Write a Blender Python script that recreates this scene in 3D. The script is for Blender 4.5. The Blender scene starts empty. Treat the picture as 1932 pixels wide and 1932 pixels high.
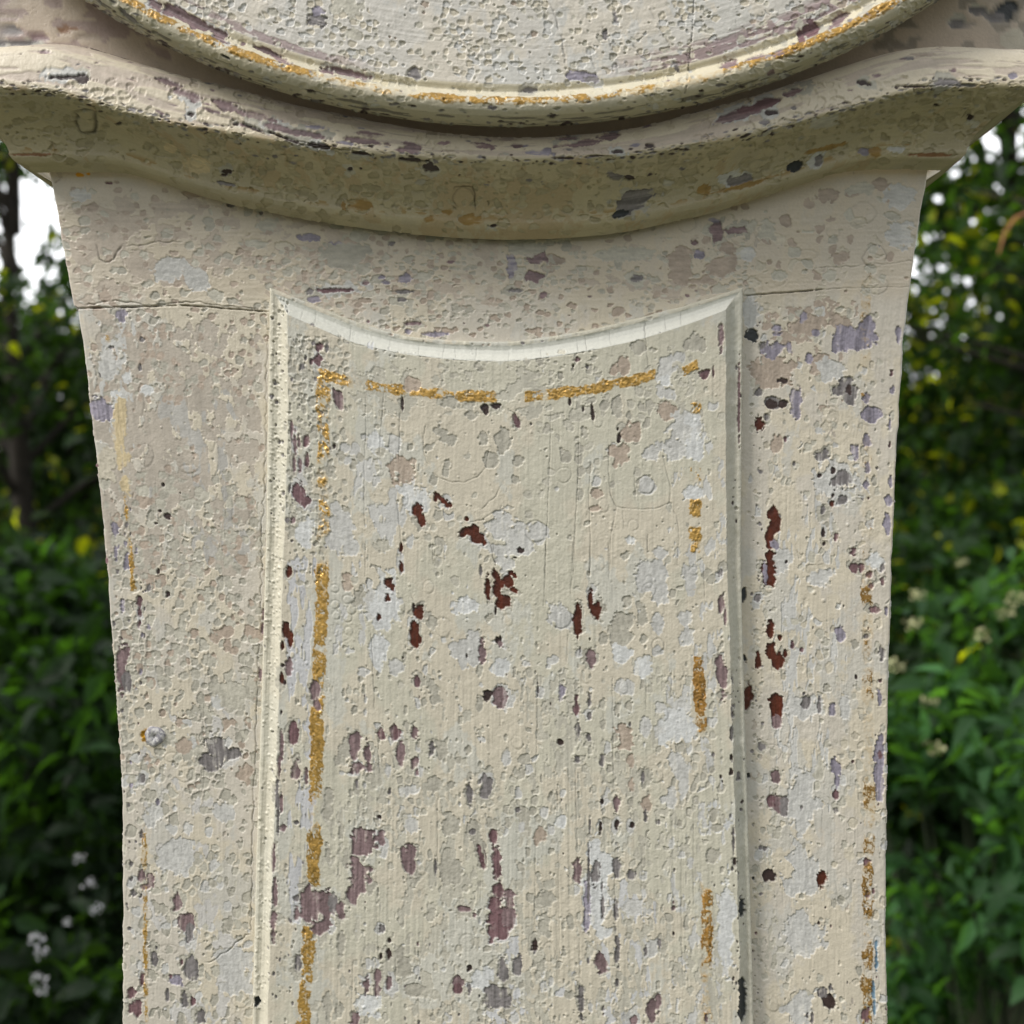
import bpy, math, random
import numpy as np

random.seed(7)
RNG = np.random.default_rng(11)
scene = bpy.context.scene
COL = scene.collection

# ------------------------------------------------------------------ camera, sky, sun, exposure
CAM_Z, DIST, LENS = 1.45, 0.48, 36.0
cam = bpy.data.cameras.new('camera')
cam.lens, cam.sensor_width, cam.sensor_fit = LENS, 36.0, 'HORIZONTAL'
cam.clip_start, cam.clip_end = 0.02, 400.0
cam.dof.use_dof = True
cam.dof.focus_distance = 0.470
cam.dof.aperture_fstop = 7.5
cam_o = bpy.data.objects.new('camera', cam)
COL.objects.link(cam_o)
cam_o.location = (0, -DIST, CAM_Z)
cam_o.rotation_euler = (math.radians(90), 0, 0)
scene.camera = cam_o

CLOUD_FRONT, CLOUD_BACK = 4.0, 12.0
SUN_EL, SUN_AZ = 42.0, -60.0          # azimuth measured from -Y (behind the camera), negative = from the left
sd = (math.sin(math.radians(SUN_AZ)) * math.cos(math.radians(SUN_EL)),
      -math.cos(math.radians(SUN_AZ)) * math.cos(math.radians(SUN_EL)),
      math.sin(math.radians(SUN_EL)))
world = bpy.data.worlds.new('World')
scene.world = world
world.use_nodes = True
wn = world.node_tree
sky = wn.nodes.new('ShaderNodeTexSky')
sky.sky_type = 'NISHITA'
sky.sun_disc = False
sky.sun_elevation = math.radians(SUN_EL)
sky.sun_rotation = math.atan2(sd[0], sd[1])
sky.air_density, sky.dust_density, sky.ozone_density = 1.0, 3.0, 1.0
bg = wn.nodes['Background']
# bright thin cloud over most of the sky, brighter on the side the clock stands against
_N, _L = wn.nodes, wn.links
w_tc = _N.new('ShaderNodeTexCoord'); w_nz = _N.new('ShaderNodeTexNoise'); w_sep = _N.new('ShaderNodeSeparateXYZ')
w_nz.inputs['Scale'].default_value = 2.2; w_nz.inputs['Detail'].default_value = 5
_L.new(w_tc.outputs['Generated'], w_nz.inputs[0]); _L.new(w_tc.outputs['Generated'], w_sep.inputs[0])
w_el = _N.new('ShaderNodeMapRange'); w_el.interpolation_type = 'SMOOTHSTEP'      # an overcast sky is about three times darker at the horizon than overhead
w_el.inputs['From Min'].default_value = -.1; w_el.inputs['From Max'].default_value = .75; w_el.inputs['To Min'].default_value = .12 * CLOUD_FRONT; w_el.inputs['To Max'].default_value = 1.25 * CLOUD_FRONT
_L.new(w_sep.outputs['Z'], w_el.inputs['Value'])
w_br = _N.new('ShaderNodeMapRange'); w_br.interpolation_type = 'SMOOTHSTEP'; w_br.inputs['From Min'].default_value = -.1; w_br.inputs['From Max'].default_value = .8; w_br.inputs['To Max'].default_value = CLOUD_BACK
_L.new(w_el.outputs[0], w_br.inputs['To Min'])
_L.new(w_sep.outputs['Y'], w_br.inputs['Value'])
w_cv = _N.new('ShaderNodeMapRange'); w_cv.inputs['From Min'].default_value = .25; w_cv.inputs['From Max'].default_value = .5; w_cv.inputs['To Min'].default_value = .72; w_cv.inputs['To Max'].default_value = .95
_L.new(w_nz.outputs['Fac'], w_cv.inputs['Value'])
w_col = _N.new('ShaderNodeMix'); w_col.data_type = 'RGBA'; w_col.blend_type = 'MULTIPLY'; w_col.inputs[0].default_value = 1
w_col.inputs[6].default_value = (.97, .985, 1.0, 1); _L.new(w_br.outputs[0], w_col.inputs[7])
w_mx = _N.new('ShaderNodeMix'); w_mx.data_type = 'RGBA'
_L.new(w_cv.outputs[0], w_mx.inputs[0]); _L.new(sky.outputs[0], w_mx.inputs[6]); _L.new(w_col.outputs[2], w_mx.inputs[7])
_L.new(w_mx.outputs[2], bg.inputs[0])
bg.inputs[1].default_value = 0.12
sun = bpy.data.lights.new('sun', 'SUN')
sun.energy = 1.5
sun.angle = math.radians(18)
sun.color = (1.0, 0.965, 0.91)
sun_o = bpy.data.objects.new('sun', sun)
COL.objects.link(sun_o)
from mathutils import Vector
sun_o.rotation_euler = Vector(sd).to_track_quat('Z', 'Y').to_euler()
sun_o.location = (-2, -3, 4)
scene.view_settings.view_transform = 'Standard'
scene.view_settings.look = 'None'
scene.view_settings.gamma = 1
scene.view_settings.use_curve_mapping = False
scene.view_settings.exposure = 0.97
scene.cycles.use_denoising = True
scene.cycles.max_bounces = 8

# ------------------------------------------------------------------ helpers
def srgb(r, g, b):
    c = np.array([r, g, b], float) / 255
    return np.where(c <= 0.04045, c / 12.92, ((c + 0.055) / 1.055) ** 2.4)

def unproj(u, v, p):
    """photo position (1932 px frame) -> x, z on the plane standing p metres in front of the case front"""
    d = DIST - p
    return (u - 966) / 1932 * d, (966 - v) / 1932 * d

def smooth(x, a, b):
    t = np.clip((x - a) / (b - a), 0, 1)
    return t * t * (3 - 2 * t)

def vnoise(h, w, sy, sx, rng=RNG):
    """smooth lattice noise, cell size sy x sx (in grid cells), about -1..1"""
    gh, gw = int(h / sy) + 3, int(w / sx) + 3
    g = rng.uniform(-1, 1, (gh, gw)).astype(np.float32)
    y = np.arange(h) / sy + rng.uniform(0, 1); x = np.arange(w) / sx + rng.uniform(0, 1)
    yi = y.astype(int); xi = x.astype(int)
    fy = (y - yi); fx = (x - xi)
    fy = (fy * fy * (3 - 2 * fy)).astype(np.float32)[:, None]; fx = (fx * fx * (3 - 2 * fx)).astype(np.float32)[None]
    r0 = g[yi]; r1 = g[yi + 1]
    row = r0 + (r1 - r0) * fy
    return row[:, xi] + (row[:, xi + 1] - row[:, xi]) * fx

def fbm(h, w, sy, sx, oct=4, gain=0.55):
    out = np.zeros((h, w), np.float32); a = 1.0; tot = 0
    for k in range(oct):
        if min(sy, sx) < 1.2: break
        out += a * vnoise(h, w, sy, sx); tot += a * a
        a *= gain; sy /= 2; sx /= 2
    return out / math.sqrt(tot) * 1.6

def blur(a, n=1):
    for _ in range(n):
        p = np.pad(a, ((1, 1), (0, 0)), mode='edge'); a = (p[:-2] + 2 * p[1:-1] + p[2:]) / 4
        p = np.pad(a, ((0, 0), (1, 1)), mode='edge'); a = (p[:, :-2] + 2 * p[:, 1:-1] + p[:, 2:]) / 4
    return a

# paint colours, as the bare layer looks; V and X hold the cove's painted shade
PAL = dict(
    B=(84, 40, 25), D=(66, 52, 50), P=(138, 117, 119), M=(122, 94, 98), G=(183, 179, 166), L=(203, 202, 198),
    W=(215, 216, 215), S=(132, 127, 127), I=(152, 146, 160), T=(182, 167, 152), K=(52, 56, 58), O=(214, 196, 158),
    Q=(166, 136, 82), U=(120, 150, 172), C=(206, 198, 180), R=(150, 112, 80), Z=(195, 191, 177),
    V=(187, 177, 146), X=(177, 167, 137))
PAL = {k: srgb(*v) for k, v in PAL.items()}
DEPTH = dict(B=.50, D=.48, P=.40, M=.42, G=.20, L=.16, W=.14, S=.38, I=.30, T=.20, K=.5, O=.05, Q=.12, U=.3, C=.0, R=.2, Z=.12, V=.16, X=.2)
SCUM = dict(P=.28, S=.5, I=.3, M=.25, W=.35, L=.2, T=.15, G=.12, O=.6, Q=.8, U=.6, R=.8, Z=.3)

DK_ = 1.45                             # how deep the flakes have come away, times the list above
class Surf:
    """a painted surface: a grid of points with a paint thickness, a paint colour and a gold-leaf amount at each"""
    def __init__(s, X, Y, Z, grain='v'):
        s.X, s.Y, s.Z = [a.astype(np.float64) for a in (X, Y, Z)]
        s.h, s.w = X.shape
        D = DIST + s.Y
        s.U = (966 + 1932 * s.X / D).astype(np.float32); s.V = (966 - 1932 * s.Z / D).astype(np.float32)
        s.H = np.zeros((s.h, s.w), np.float32); s.C = np.zeros((s.h, s.w, 3), np.float32); s.gold = np.zeros((s.h, s.w), np.float32)
        s.k = 6
        s.su = s.U[::s.k, ::s.k]; s.sv = s.V[::s.k, ::s.k]
        s.Ui, s.Uj = np.gradient(s.U); s.Vi, s.Vj = np.gradient(s.V)
        s.pi = np.hypot(s.Ui, s.Vi) + 1e-3; s.pj = np.hypot(s.Uj, s.Vj) + 1e-3
        s.n0 = fbm(s.h, s.w, 3.4, 3.4, 2); s.n1 = fbm(s.h, s.w, 7, 7, 3); s.n2 = fbm(s.h, s.w, 18, 18, 3)
        if grain == 'v': s.st = fbm(s.h, s.w, 60, 3.2, 3); s.st2 = fbm(s.h, s.w, 14, 3, 2)
        else: s.st = fbm(s.h, s.w, 3.2, 60, 3); s.st2 = fbm(s.h, s.w, 3, 14, 2)
        s.sp = vnoise(s.h, s.w, 2.2, 2.2)
    def locate(s, u, v):
        d = (s.su - u) ** 2 + (s.sv - v) ** 2
        n = int(d.argmin()); i = (n // d.shape[1]) * s.k; j = (n % d.shape[1]) * s.k
        a, b, c, e = s.Ui[i, j], s.Uj[i, j], s.Vi[i, j], s.Vj[i, j]
        det = a * e - b * c
        if abs(det) < 1e-6: return float(i), float(j), False
        du, dv = u - s.U[i, j], v - s.V[i, j]
        ii = i + (e * du - b * dv) / det; jj = j + (a * dv - c * du) / det
        ok = abs(ii - i) < 3 * s.k and abs(jj - j) < 3 * s.k and -2 < ii < s.h + 1 and -2 < jj < s.w + 1
        return float(np.clip(ii, 0, s.h - 1)), float(np.clip(jj, 0, s.w - 1)), ok
    def win(s, u, v, r):
        ii, jj, ok = s.locate(u, v)
        if not ok: return None
        i, j = int(round(ii)), int(round(jj))
        ni = int(r / s.pi[i, j]) + 3; nj = int(r / s.pj[i, j]) + 3
        return slice(max(0, i - ni), min(s.h, i + ni + 1)), slice(max(0, j - nj), min(s.w, j + nj + 1))
    def chip(s, u, v, ru, rv, code='G', rot=0, depth=None, rough=.36, scum=None, tint=None):
        sl = s.win(u, v, max(ru, rv) * 1.5)
        if sl is None: return
        du = s.U[sl] - u; dv = s.V[sl] - v
        if rot:
            a = math.radians(rot); c, q = math.cos(a), math.sin(a)
            du, dv = c * du + q * dv, -q * du + c * dv
        d = np.sqrt((du / ru) ** 2 + (dv / rv) ** 2)
        m = min(ru, rv)
        d = d + rough * (s.n1[sl] * .5 + s.n2[sl] * .75) * min(1.0, .35 + m / 14) + s.n0[sl] * min(.22, 1.1 / m)
        al = np.clip((1 - d) * m / 1.4 + .5, 0, 1)
        k = SCUM.get(code, 0) if scum is None else scum
        hal = al
        if k and m > 4:
            t = s.st2[sl] * .5 + s.st[sl] * .6 + s.n2[sl] * .35
            al = al * (1 - k * smooth(t - (1 - d) * 1.1, -.05, .55))
        col = PAL[code] if tint is None else tint
        if code in 'B': col = col * (1 + .35 * smooth(s.st[sl], -.2, .9)[..., None] * np.array([1.0, .55, .3]))
        else: col = col[None, None]
        stk = .30 if code in 'PMIS' else .05
        tex = 1 + stk * np.clip(s.st[sl], -.8, .6) + .09 * s.st2[sl] + .05 * s.n2[sl] + (.1 * s.sp[sl] if code in 'PSIM' else .03 * s.sp[sl])
        s.C[sl] += (col * tex[..., None] - s.C[sl]) * al[..., None]
        dp = (DEPTH[code] if depth is None else depth) * 1e-3 * DK_
        fl = -dp + 4.5e-5 * (s.n1[sl] * .8 + s.n0[sl] * .7)
        s.H[sl] += (fl - s.H[sl]) * (hal * .35 + al * .65)
        s.gold[sl] *= 1 - al
    def blister(s, u, v, r, h):
        sl = s.win(u, v, r * 1.3)
        if sl is None: return
        d = np.sqrt((s.U[sl] - u) ** 2 + (s.V[sl] - v) ** 2) / r
        s.H[sl] += h * 1e-3 * np.clip(1 - d * d, 0, 1)
    def rim(s, u, v, ru, rv, h=.12, dark=.15, part=1.0):
        """ring-shaped crack round a loose flake"""
        sl = s.win(u, v, max(ru, rv) * 1.3)
        if sl is None: return
        d = np.sqrt(((s.U[sl] - u) / ru) ** 2 + ((s.V[sl] - v) / rv) ** 2) + .12 * s.n2[sl]
        w = 1.6 / min(ru, rv)
        g = np.exp(-((d - 1) / w) ** 2)
        ang = np.arctan2(s.V[sl] - v, s.U[sl] - u)
        g = g * (smooth(np.cos(ang - RNG.uniform(0, 6.28)), -part, -part + .4))
        s.H[sl] += h * 1e-3 * (smooth(1 - d, -w, w) * .8 - g * 1.2)
        s.C[sl] *= (1 - dark * g)[..., None]
    def line(s, pts, w=1.0, depth=.25, dark=.5, jit=1.2, rise=.0):
        P = np.array(pts, float)
        seg = np.hypot(*np.diff(P, axis=0).T); L = np.concatenate([[0], np.cumsum(seg)])
        n = max(3, int(L[-1] / 1.0)); t = np.linspace(0, L[-1], n)
        uu = np.interp(t, L, P[:, 0]); vv = np.interp(t, L, P[:, 1])
        m = max(3, int(L[-1] / 9) + 2)
        jx = np.interp(t, np.linspace(0, L[-1], m), RNG.uniform(-jit, jit, m)); jy = np.interp(t, np.linspace(0, L[-1], m), RNG.uniform(-jit, jit, m))
        wv = np.interp(t, np.linspace(0, L[-1], m), RNG.uniform(.35, 1, m))
        fade = np.minimum(1, np.minimum(t, L[-1] - t) / 8 + .2)
        A = np.zeros((s.h, s.w), np.float32); lo = None
        i0, j0, i1, j1 = s.h, s.w, 0, 0
        for a, b, q in zip(uu + jx, vv + jy, wv * fade):
            ii, jj, ok = s.locate(a, b)
            if not ok: continue
            i, j = int(ii), int(jj); r = int(w) + 2
            for x in range(max(0, i - r + 1), min(s.h, i + r + 1)):
                for y in range(max(0, j - r + 1), min(s.w, j + r + 1)):
                    d2 = ((x - ii) ** 2 + (y - jj) ** 2) / (w * w)
                    g = math.exp(-d2 * 1.6) * q
                    if g > A[x, y]: A[x, y] = g
            i0, j0, i1, j1 = min(i0, i - r), min(j0, j - r), max(i1, i + r + 2), max(j1, j + r + 2)
        sl = (slice(max(0, i0), i1), slice(max(0, j0), j1)); A = A[sl]
        s.H[sl] -= depth * 1e-3 * A
        s.C[sl] *= (1 - dark * A)[..., None]
    def pits(s, n, box, r, codes, asp=(.8, 1.3), depth=None, rot=0, mask=None, cols=None, pw=2.2, scum=.0, rough=.3):
        u0, v0, u1, v1 = box
        ks = list(codes); pr = np.array([codes[k] for k in ks], float); pr /= pr.sum()
        for _ in range(n):
            v = RNG.uniform(v0, v1)
            if cols is None: u = RNG.uniform(u0, u1)
            else: u = cols[RNG.integers(len(cols))] + RNG.normal(0, 1.6)
            if mask is not None and RNG.uniform() > mask(u, v): continue
            rr = r[0] + (r[1] - r[0]) * RNG.uniform() ** pw
            a = RNG.uniform(*asp); q = math.sqrt(a)
            rt = rot(u, v) if callable(rot) else rot
            c = ks[RNG.choice(len(ks), p=pr)]
            t = PAL[c] * RNG.uniform(.9, 1.07)
            s.chip(u, v, rr / q, rr * q, c, rt + RNG.uniform(-10, 10), depth=None if depth is None else RNG.uniform(*depth), scum=scum, rough=rough, tint=t)
    def finish(s, sharp=.7):
        b = blur(s.H, 3)
        s.H = s.H + sharp * (s.H - b)
        s.H = .8 * s.H + .2 * blur(s.H, 1)
    def points(s):
        dXi = np.gradient(np.stack([s.X, s.Y, s.Z], -1), axis=0); dXj = np.gradient(np.stack([s.X, s.Y, s.Z], -1), axis=1)
        n = np.cross(dXi, dXj); n /= np.linalg.norm(n, axis=-1, keepdims=True) + 1e-12
        flip = np.sign((n * np.stack([-s.X, -DIST - s.Y, -s.Z], -1)).sum(-1, keepdims=True)); flip[flip == 0] = 1
        return np.stack([s.X, s.Y, s.Z], -1) + n * flip * s.H[..., None]

def put(sf, scale, ou, ov, txt):
    """chips read off an enlargement of the photo: x y rx ry colour [tilt]"""
    rows = [f for f in (r.split() for r in txt.replace('\n', ';').split(';')) if len(f) >= 5]
    for halo in (True, False):              # the layer left showing round a deep chip, then the chips
        for f in rows:
            x, y, a, b = map(float, f[:4]); rot = float(f[5]) if len(f) > 5 else 0
            a, b = max(1.3, a * scale), max(1.3, b * scale); u, v = ou + x * scale, ov + y * scale
            if not halo: sf.chip(u, v, a, b, f[4], rot)
            elif f[4] in 'BPMSD' and min(a, b) > 3.2 and RNG.uniform() < .6:
                g = RNG.uniform(2, 5)
                sf.chip(u + RNG.normal(0, 2), v + RNG.normal(0, 3), a + g, b + g * 1.6, 'LZG'[RNG.integers(3)], rot, depth=.15, rough=.6, scum=.3)

def grid_mesh(name, sf, mat, parent, fmask=None, pts=None):
    P = sf.points() if pts is None else pts
    h, w = sf.h, sf.w
    idx = np.arange(h * w).reshape(h, w)
    q = np.stack([idx[:-1, :-1], idx[1:, :-1], idx[1:, 1:], idx[:-1, 1:]], -1)
    q = q[fmask] if fmask is not None else q.reshape(-1, 4)
    used, inv = np.unique(q, return_inverse=True)
    q = inv.reshape(-1, 4)
    co = P.reshape(-1, 3)[used]
    co = co + np.array([0, 0, CAM_Z])
    me = bpy.data.meshes.new(name)
    me.vertices.add(len(co)); me.vertices.foreach_set('co', co.astype(np.float32).ravel())
    me.loops.add(q.size); me.loops.foreach_set('vertex_index', q.astype(np.int32).ravel())
    me.polygons.add(len(q)); me.polygons.foreach_set('loop_start', (np.arange(len(q)) * 4).astype(np.int32))
    me.update(calc_edges=True)
    me.polygons.foreach_set('use_smooth', np.ones(len(q), bool))
    rgba = np.ones((len(co), 4), np.float32); rgba[:, :3] = np.clip(sf.C.reshape(-1, 3)[used], .004, .92)
    a = me.attributes.new('paint', 'FLOAT_COLOR', 'POINT'); a.data.foreach_set('color', rgba.ravel())
    g = me.attributes.new('gilt', 'FLOAT', 'POINT'); g.data.foreach_set('value', sf.gold.reshape(-1)[used].astype(np.float32))
    me.materials.append(mat)
    o = bpy.data.objects.new(name, me); COL.objects.link(o)
    if parent: o.parent = parent; o.matrix_parent_inverse = parent.matrix_basis.inverted()
    return o

def new_mat(name):
    m = bpy.data.materials.new(name); m.use_nodes = True
    nt = m.node_tree
    return m, nt, nt.nodes['Principled BSDF']

def paint_mat():
    m, nt, p = new_mat('chipped_paint')
    N, L = nt.nodes, nt.links
    at = N.new('ShaderNodeAttribute'); at.attribute_name = 'paint'
    gi = N.new('ShaderNodeAttribute'); gi.attribute_name = 'gilt'
    tc = N.new('ShaderNodeTexCoord')
    n1 = N.new('ShaderNodeTexNoise'); n1.inputs['Scale'].default_value = 900; n1.inputs['Detail'].default_value = 3
    n2 = N.new('ShaderNodeTexNoise'); n2.inputs['Scale'].default_value = 260; n2.inputs['Detail'].default_value = 4
    L.new(tc.outputs['Object'], n1.inputs[0]); L.new(tc.outputs['Object'], n2.inputs[0])
    mr = N.new('ShaderNodeMapRange'); mr.inputs['To Min'].default_value = .9; mr.inputs['To Max'].default_value = 1.1
    L.new(n1.outputs['Fac'], mr.inputs['Value'])
    mx = N.new('ShaderNodeMix'); mx.data_type = 'RGBA'; mx.blend_type = 'MULTIPLY'; mx.inputs[0].default_value = 1
    L.new(at.outputs['Color'], mx.inputs[6]); L.new(mr.outputs[0], mx.inputs[7])
    L.new(mx.outputs[2], p.inputs['Base Color'])
    L.new(gi.outputs['Fac'], p.inputs['Metallic'])
    rr = N.new('ShaderNodeMapRange'); rr.inputs['To Min'].default_value = .47; rr.inputs['To Max'].default_value = .3
    L.new(gi.outputs['Fac'], rr.inputs['Value']); L.new(rr.outputs[0], p.inputs['Roughness'])
    p.inputs['Specular IOR Level'].default_value = .5
    add = N.new('ShaderNodeMath'); add.operation = 'ADD'
    L.new(n1.outputs['Fac'], add.inputs[0]); L.new(n2.outputs['Fac'], add.inputs[1])
    bp = N.new('ShaderNodeBump'); bp.inputs['Strength'].default_value = .35; bp.inputs['Distance'].default_value = .0004
    L.new(add.outputs[0], bp.inputs['Height']); L.new(bp.outputs[0], p.inputs['Normal'])
    return m
PAINT = paint_mat()
PITCH = 1.45                           # grid step in photo pixels (about 0.36 mm)

def base_coat(sf, c1, c2, c3=None, low=110, rough=1.0, bias=0.0):
    """the top coats of cream brushed over one another, with brush marks and a slightly lumpy film"""
    t = fbm(sf.h, sf.w, low, low * .7, 5, .6)
    k = smooth(t + bias, -.25, .35)[..., None]
    sf.C[:] = srgb(*c1) * (1 - k) + srgb(*c2) * k
    if c3 is not None:
        t2 = fbm(sf.h, sf.w, low * .8, low * .5, 6, .65)
        sf.C[:] += (srgb(*c3) - sf.C) * smooth(t2, .45, .8)[..., None] * .8
    sf.C *= (1 + .022 * sf.st + .02 * sf.n2 + .012 * sf.sp)[..., None]
    lump = smooth(fbm(sf.h, sf.w, 70, 70, 3), -.2, .7)
    sf.H[:] = 1e-3 * rough * (.06 * sf.n2 + .035 * sf.n1 * (.3 + lump) + .03 * sf.st + .02 * sf.sp * lump)

def lace(sf, box, code, cover, sy=9, sx=8, depth=.2, soft=30, tint=None, detail=4):
    """places where most of the top coat has flaked off and only a ragged net of it is left"""
    u0, v0, u1, v1 = box
    w = smooth(sf.U, u0 - soft, u0 + soft) * (1 - smooth(sf.U, u1 - soft, u1 + soft)) * smooth(sf.V, v0 - soft, v0 + soft) * (1 - smooth(sf.V, v1 - soft, v1 + soft))
    f = fbm(sf.h, sf.w, sy, sx, detail, .6) + .5 * fbm(sf.h, sf.w, sy * 5, sx * 5, 3)
    a = smooth(f, cover + (1 - w) * 2.2, cover + .16 + (1 - w) * 2.2)
    col = PAL[code] if tint is None else tint
    tex = 1 + .05 * sf.st + .05 * sf.n2 + .03 * sf.sp
    sf.C[:] += (col * tex[..., None] - sf.C) * a[..., None]
    sf.H += (-depth * 1e-3 + 3e-5 * sf.n1 - sf.H) * a

def net(sf, box, codes, size, keep=.6, wall=.14, depth=.2, asp=1.0, soft=30, clump=.5, axes=None):
    """rounded pits packed side by side with a net of top coat standing between them"""
    u0, v0, u1, v1 = box
    A, B = (sf.U, sf.V) if axes is None else axes
    M = (A > u0 - soft) & (A < u1 + soft) & (B > v0 - soft) & (B < v1 + soft)
    r, c = np.where(M.any(1))[0], np.where(M.any(0))[0]
    if not len(r) or not len(c): return
    sl = (slice(r[0], r[-1] + 1), slice(c[0], c[-1] + 1))
    U, V = A[sl], B[sl]
    x = U / size + .15 * sf.n2[sl] + .02 * sf.n0[sl]; y = V / (size * asp) + .08 * sf.n1[sl] + .02 * sf.n0[sl]
    xi, yi = np.floor(x).astype(int), np.floor(y).astype(int)
    n = 257; ja, jb, jr, jk = [RNG.uniform(0, 1, n * 31) for _ in range(4)]
    f1 = np.full(U.shape, 9., np.float32); f2 = f1.copy(); rad = np.zeros(U.shape, np.float32); col = np.zeros(U.shape, np.float32)
    for a in (-1, 0, 1):
        for b in (-1, 0, 1):
            k = ((xi + a) * 7919 + (yi + b) * 104729) % (n * 31)
            d = np.hypot(xi + a + .15 + .7 * ja[k] - x, yi + b + .15 + .7 * jb[k] - y).astype(np.float32)
            nr = d < f1
            f2 = np.where(nr, f1, np.minimum(f2, d)); rad = np.where(nr, jr[k], rad); col = np.where(nr, jk[k], col); f1 = np.minimum(f1, d)
    w = smooth(U, u0 - soft, u0 + soft) * (1 - smooth(U, u1 - soft, u1 + soft)) * smooth(V, v0 - soft, v0 + soft) * (1 - smooth(V, v1 - soft, v1 + soft))
    big = fbm(U.shape[0], U.shape[1], 60, 50, 3)
    pr = keep * w + clump * big * .5 * w
    on = rad < pr
    e = np.minimum(f2 - f1 - wall + .20 * col, .30 + .30 * col - f1) + .035 * sf.n0[sl] + .03 * sf.n1[sl]
    al = np.where(on, np.clip(e * size / 1.6 + .5, 0, 1), 0)
    ks = list(codes); cw = np.cumsum([codes[k] for k in ks]) / sum(codes.values())
    ci = np.searchsorted(cw, np.clip(col, 0, .999))
    pal = np.array([PAL[k] for k in ks])[ci] * (1 + .1 * (jr[(ci * 13 + (col * 997).astype(int)) % len(jr)] - .5))[..., None]
    pal = pal * (1 + .05 * sf.st[sl] + .04 * sf.n1[sl])[..., None]
    sf.C[sl] += (pal - sf.C[sl]) * al[..., None]
    sf.H[sl] += (-depth * DK_ * 1e-3 * (.6 + .7 * col) + 4e-5 * (sf.n1[sl] + .6 * sf.n0[sl]) - sf.H[sl]) * al

def gild_v(sf, prof_u, prof_k, w, edge=1.5, **kw):
    """gold line running down: centre u at v, remaining cover at v"""
    uc = np.interp(sf.V, *zip(*prof_u)); k = np.interp(sf.V, *zip(*prof_k))
    gild(sf, np.abs(sf.U - uc), k, w, edge, **kw)
def gild_h(sf, prof_v, prof_k, w, edge=1.5):
    vc = np.interp(sf.U, *zip(*prof_v)); k = np.interp(sf.U, *zip(*prof_k))
    gild(sf, np.abs(sf.V - vc), k, w, edge)
def gild(sf, d, k, w, edge, col=(200, 161, 90), metal=.55):
    d = d + 1.6 * sf.n1 + 1.2 * sf.n0; w = w * (.92 + .14 * np.clip(sf.n2, -1, 1))
    t = .5 * sf.n1 + .7 * sf.n2 + .3 * sf.sp + .5 * sf.n0
    k = np.minimum(k * 1.0, .93)
    a = np.clip((w / 2 - d) / edge + .5, 0, 1) * smooth(k * 2.6 - 1.3 + t * .95, -.1, .25) * (k > .02)
    a2 = np.clip((w / 2 - d) / edge + .5, 0, 1) * smooth(k * 3, .1, 1) * .5 * smooth(t, -.9, .5)
    oc = srgb(196, 168, 116)
    sf.C[:] += (oc - sf.C) * a2[..., None]
    gc = srgb(*col) * (1 + .2 * sf.n1 + .2 * sf.sp)[..., None]
    a = a * (1 - .75 * smooth(sf.n0 + .5 * sf.sp, .35 + .5 * k, .8 + .5 * k))
    sf.C[:] += (gc - sf.C) * a[..., None]
    sf.gold[:] = np.maximum(sf.gold * (1 - a), a * metal)
    sf.H += 1e-3 * a * (.05 + .06 * sf.n1 + .06 * sf.n0 + .03 * sf.sp)

# ------------------------------------------------------------------ the clock
clock = bpy.data.objects.new('longcase_clock', None); COL.objects.link(clock)
clock.location = (0, 0, 0)
clock['label'] = 'tall waisted wooden clock case in heavily chipped cream paint with worn gold lines'
clock['category'] = 'clock'
EL = [(80, 280), (92, 320), (107, 400), (122, 490), (138, 576), (145, 582), (160, 675), (178, 838), (189, 940), (202, 1078), (211, 1214), (219, 1325), (227, 1437), (230, 1511), (231, 2000)]
ER = [(1764, 280), (1752, 320), (1738, 400), (1722, 511), (1717, 555), (1706, 631), (1699, 747), (1692, 857), (1686, 1002), (1679, 1213), (1676, 1355), (1673, 1548), (1672, 1734), (1675, 1932), (1676, 2000)]
fx = lambda prof: (lambda v: np.interp(v, [p[1] for p in prof], [p[0] for p in prof]))
el, er = fx(EL), fx(ER)
fy_ = lambda prof: (lambda u: np.interp(u, [p[0] for p in prof], [p[1] for p in prof]))

def sm1(f, v, r=14):
    return (f(v - r) + f(v - r / 2) + f(v) + f(v + r / 2) + f(v + r)) / 5

# ---- case front: two boards, neck and trunk, meeting at a joint
vv = np.concatenate([np.arange(285, 1975, PITCH), np.array([2000, 2100, 2400, 3200, 4400, 6790])])
jl = [(0, 582), (145, 582), (350, 576), (505, 588), (960, 590), (1404, 558), (1556, 546), (1760, 540), (2400, 540)]
joint = fy_(jl)
nc = int(1600 / PITCH)
ss = np.linspace(0, 1, nc)
lv = np.where(np.abs(vv - 579) < 20, el(vv), sm1(el, vv)); rv_ = sm1(er, vv)
wob = np.interp(vv, np.linspace(280, 2000, 90), RNG.normal(0, .7, 90)); wob2 = np.interp(vv, np.linspace(280, 2000, 90), RNG.normal(0, .7, 90))
wob[-6:] = 0; wob2[-6:] = 0
lv = lv + wob; rv_ = rv_ + wob2
U0 = lv[:, None] + (rv_ - lv)[:, None] * ss[None]
V0 = np.repeat(vv[:, None], nc, 1)
X, Z = unproj(U0, V0, 0.0); Y = np.zeros_like(X)
edge = np.minimum(U0 - lv[:, None], rv_[:, None] - U0)
Y += .0012 * (1 - np.sqrt(np.clip(1 - np.clip(1 - edge / 5, 0, 1) ** 2, 0, 1)))
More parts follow.
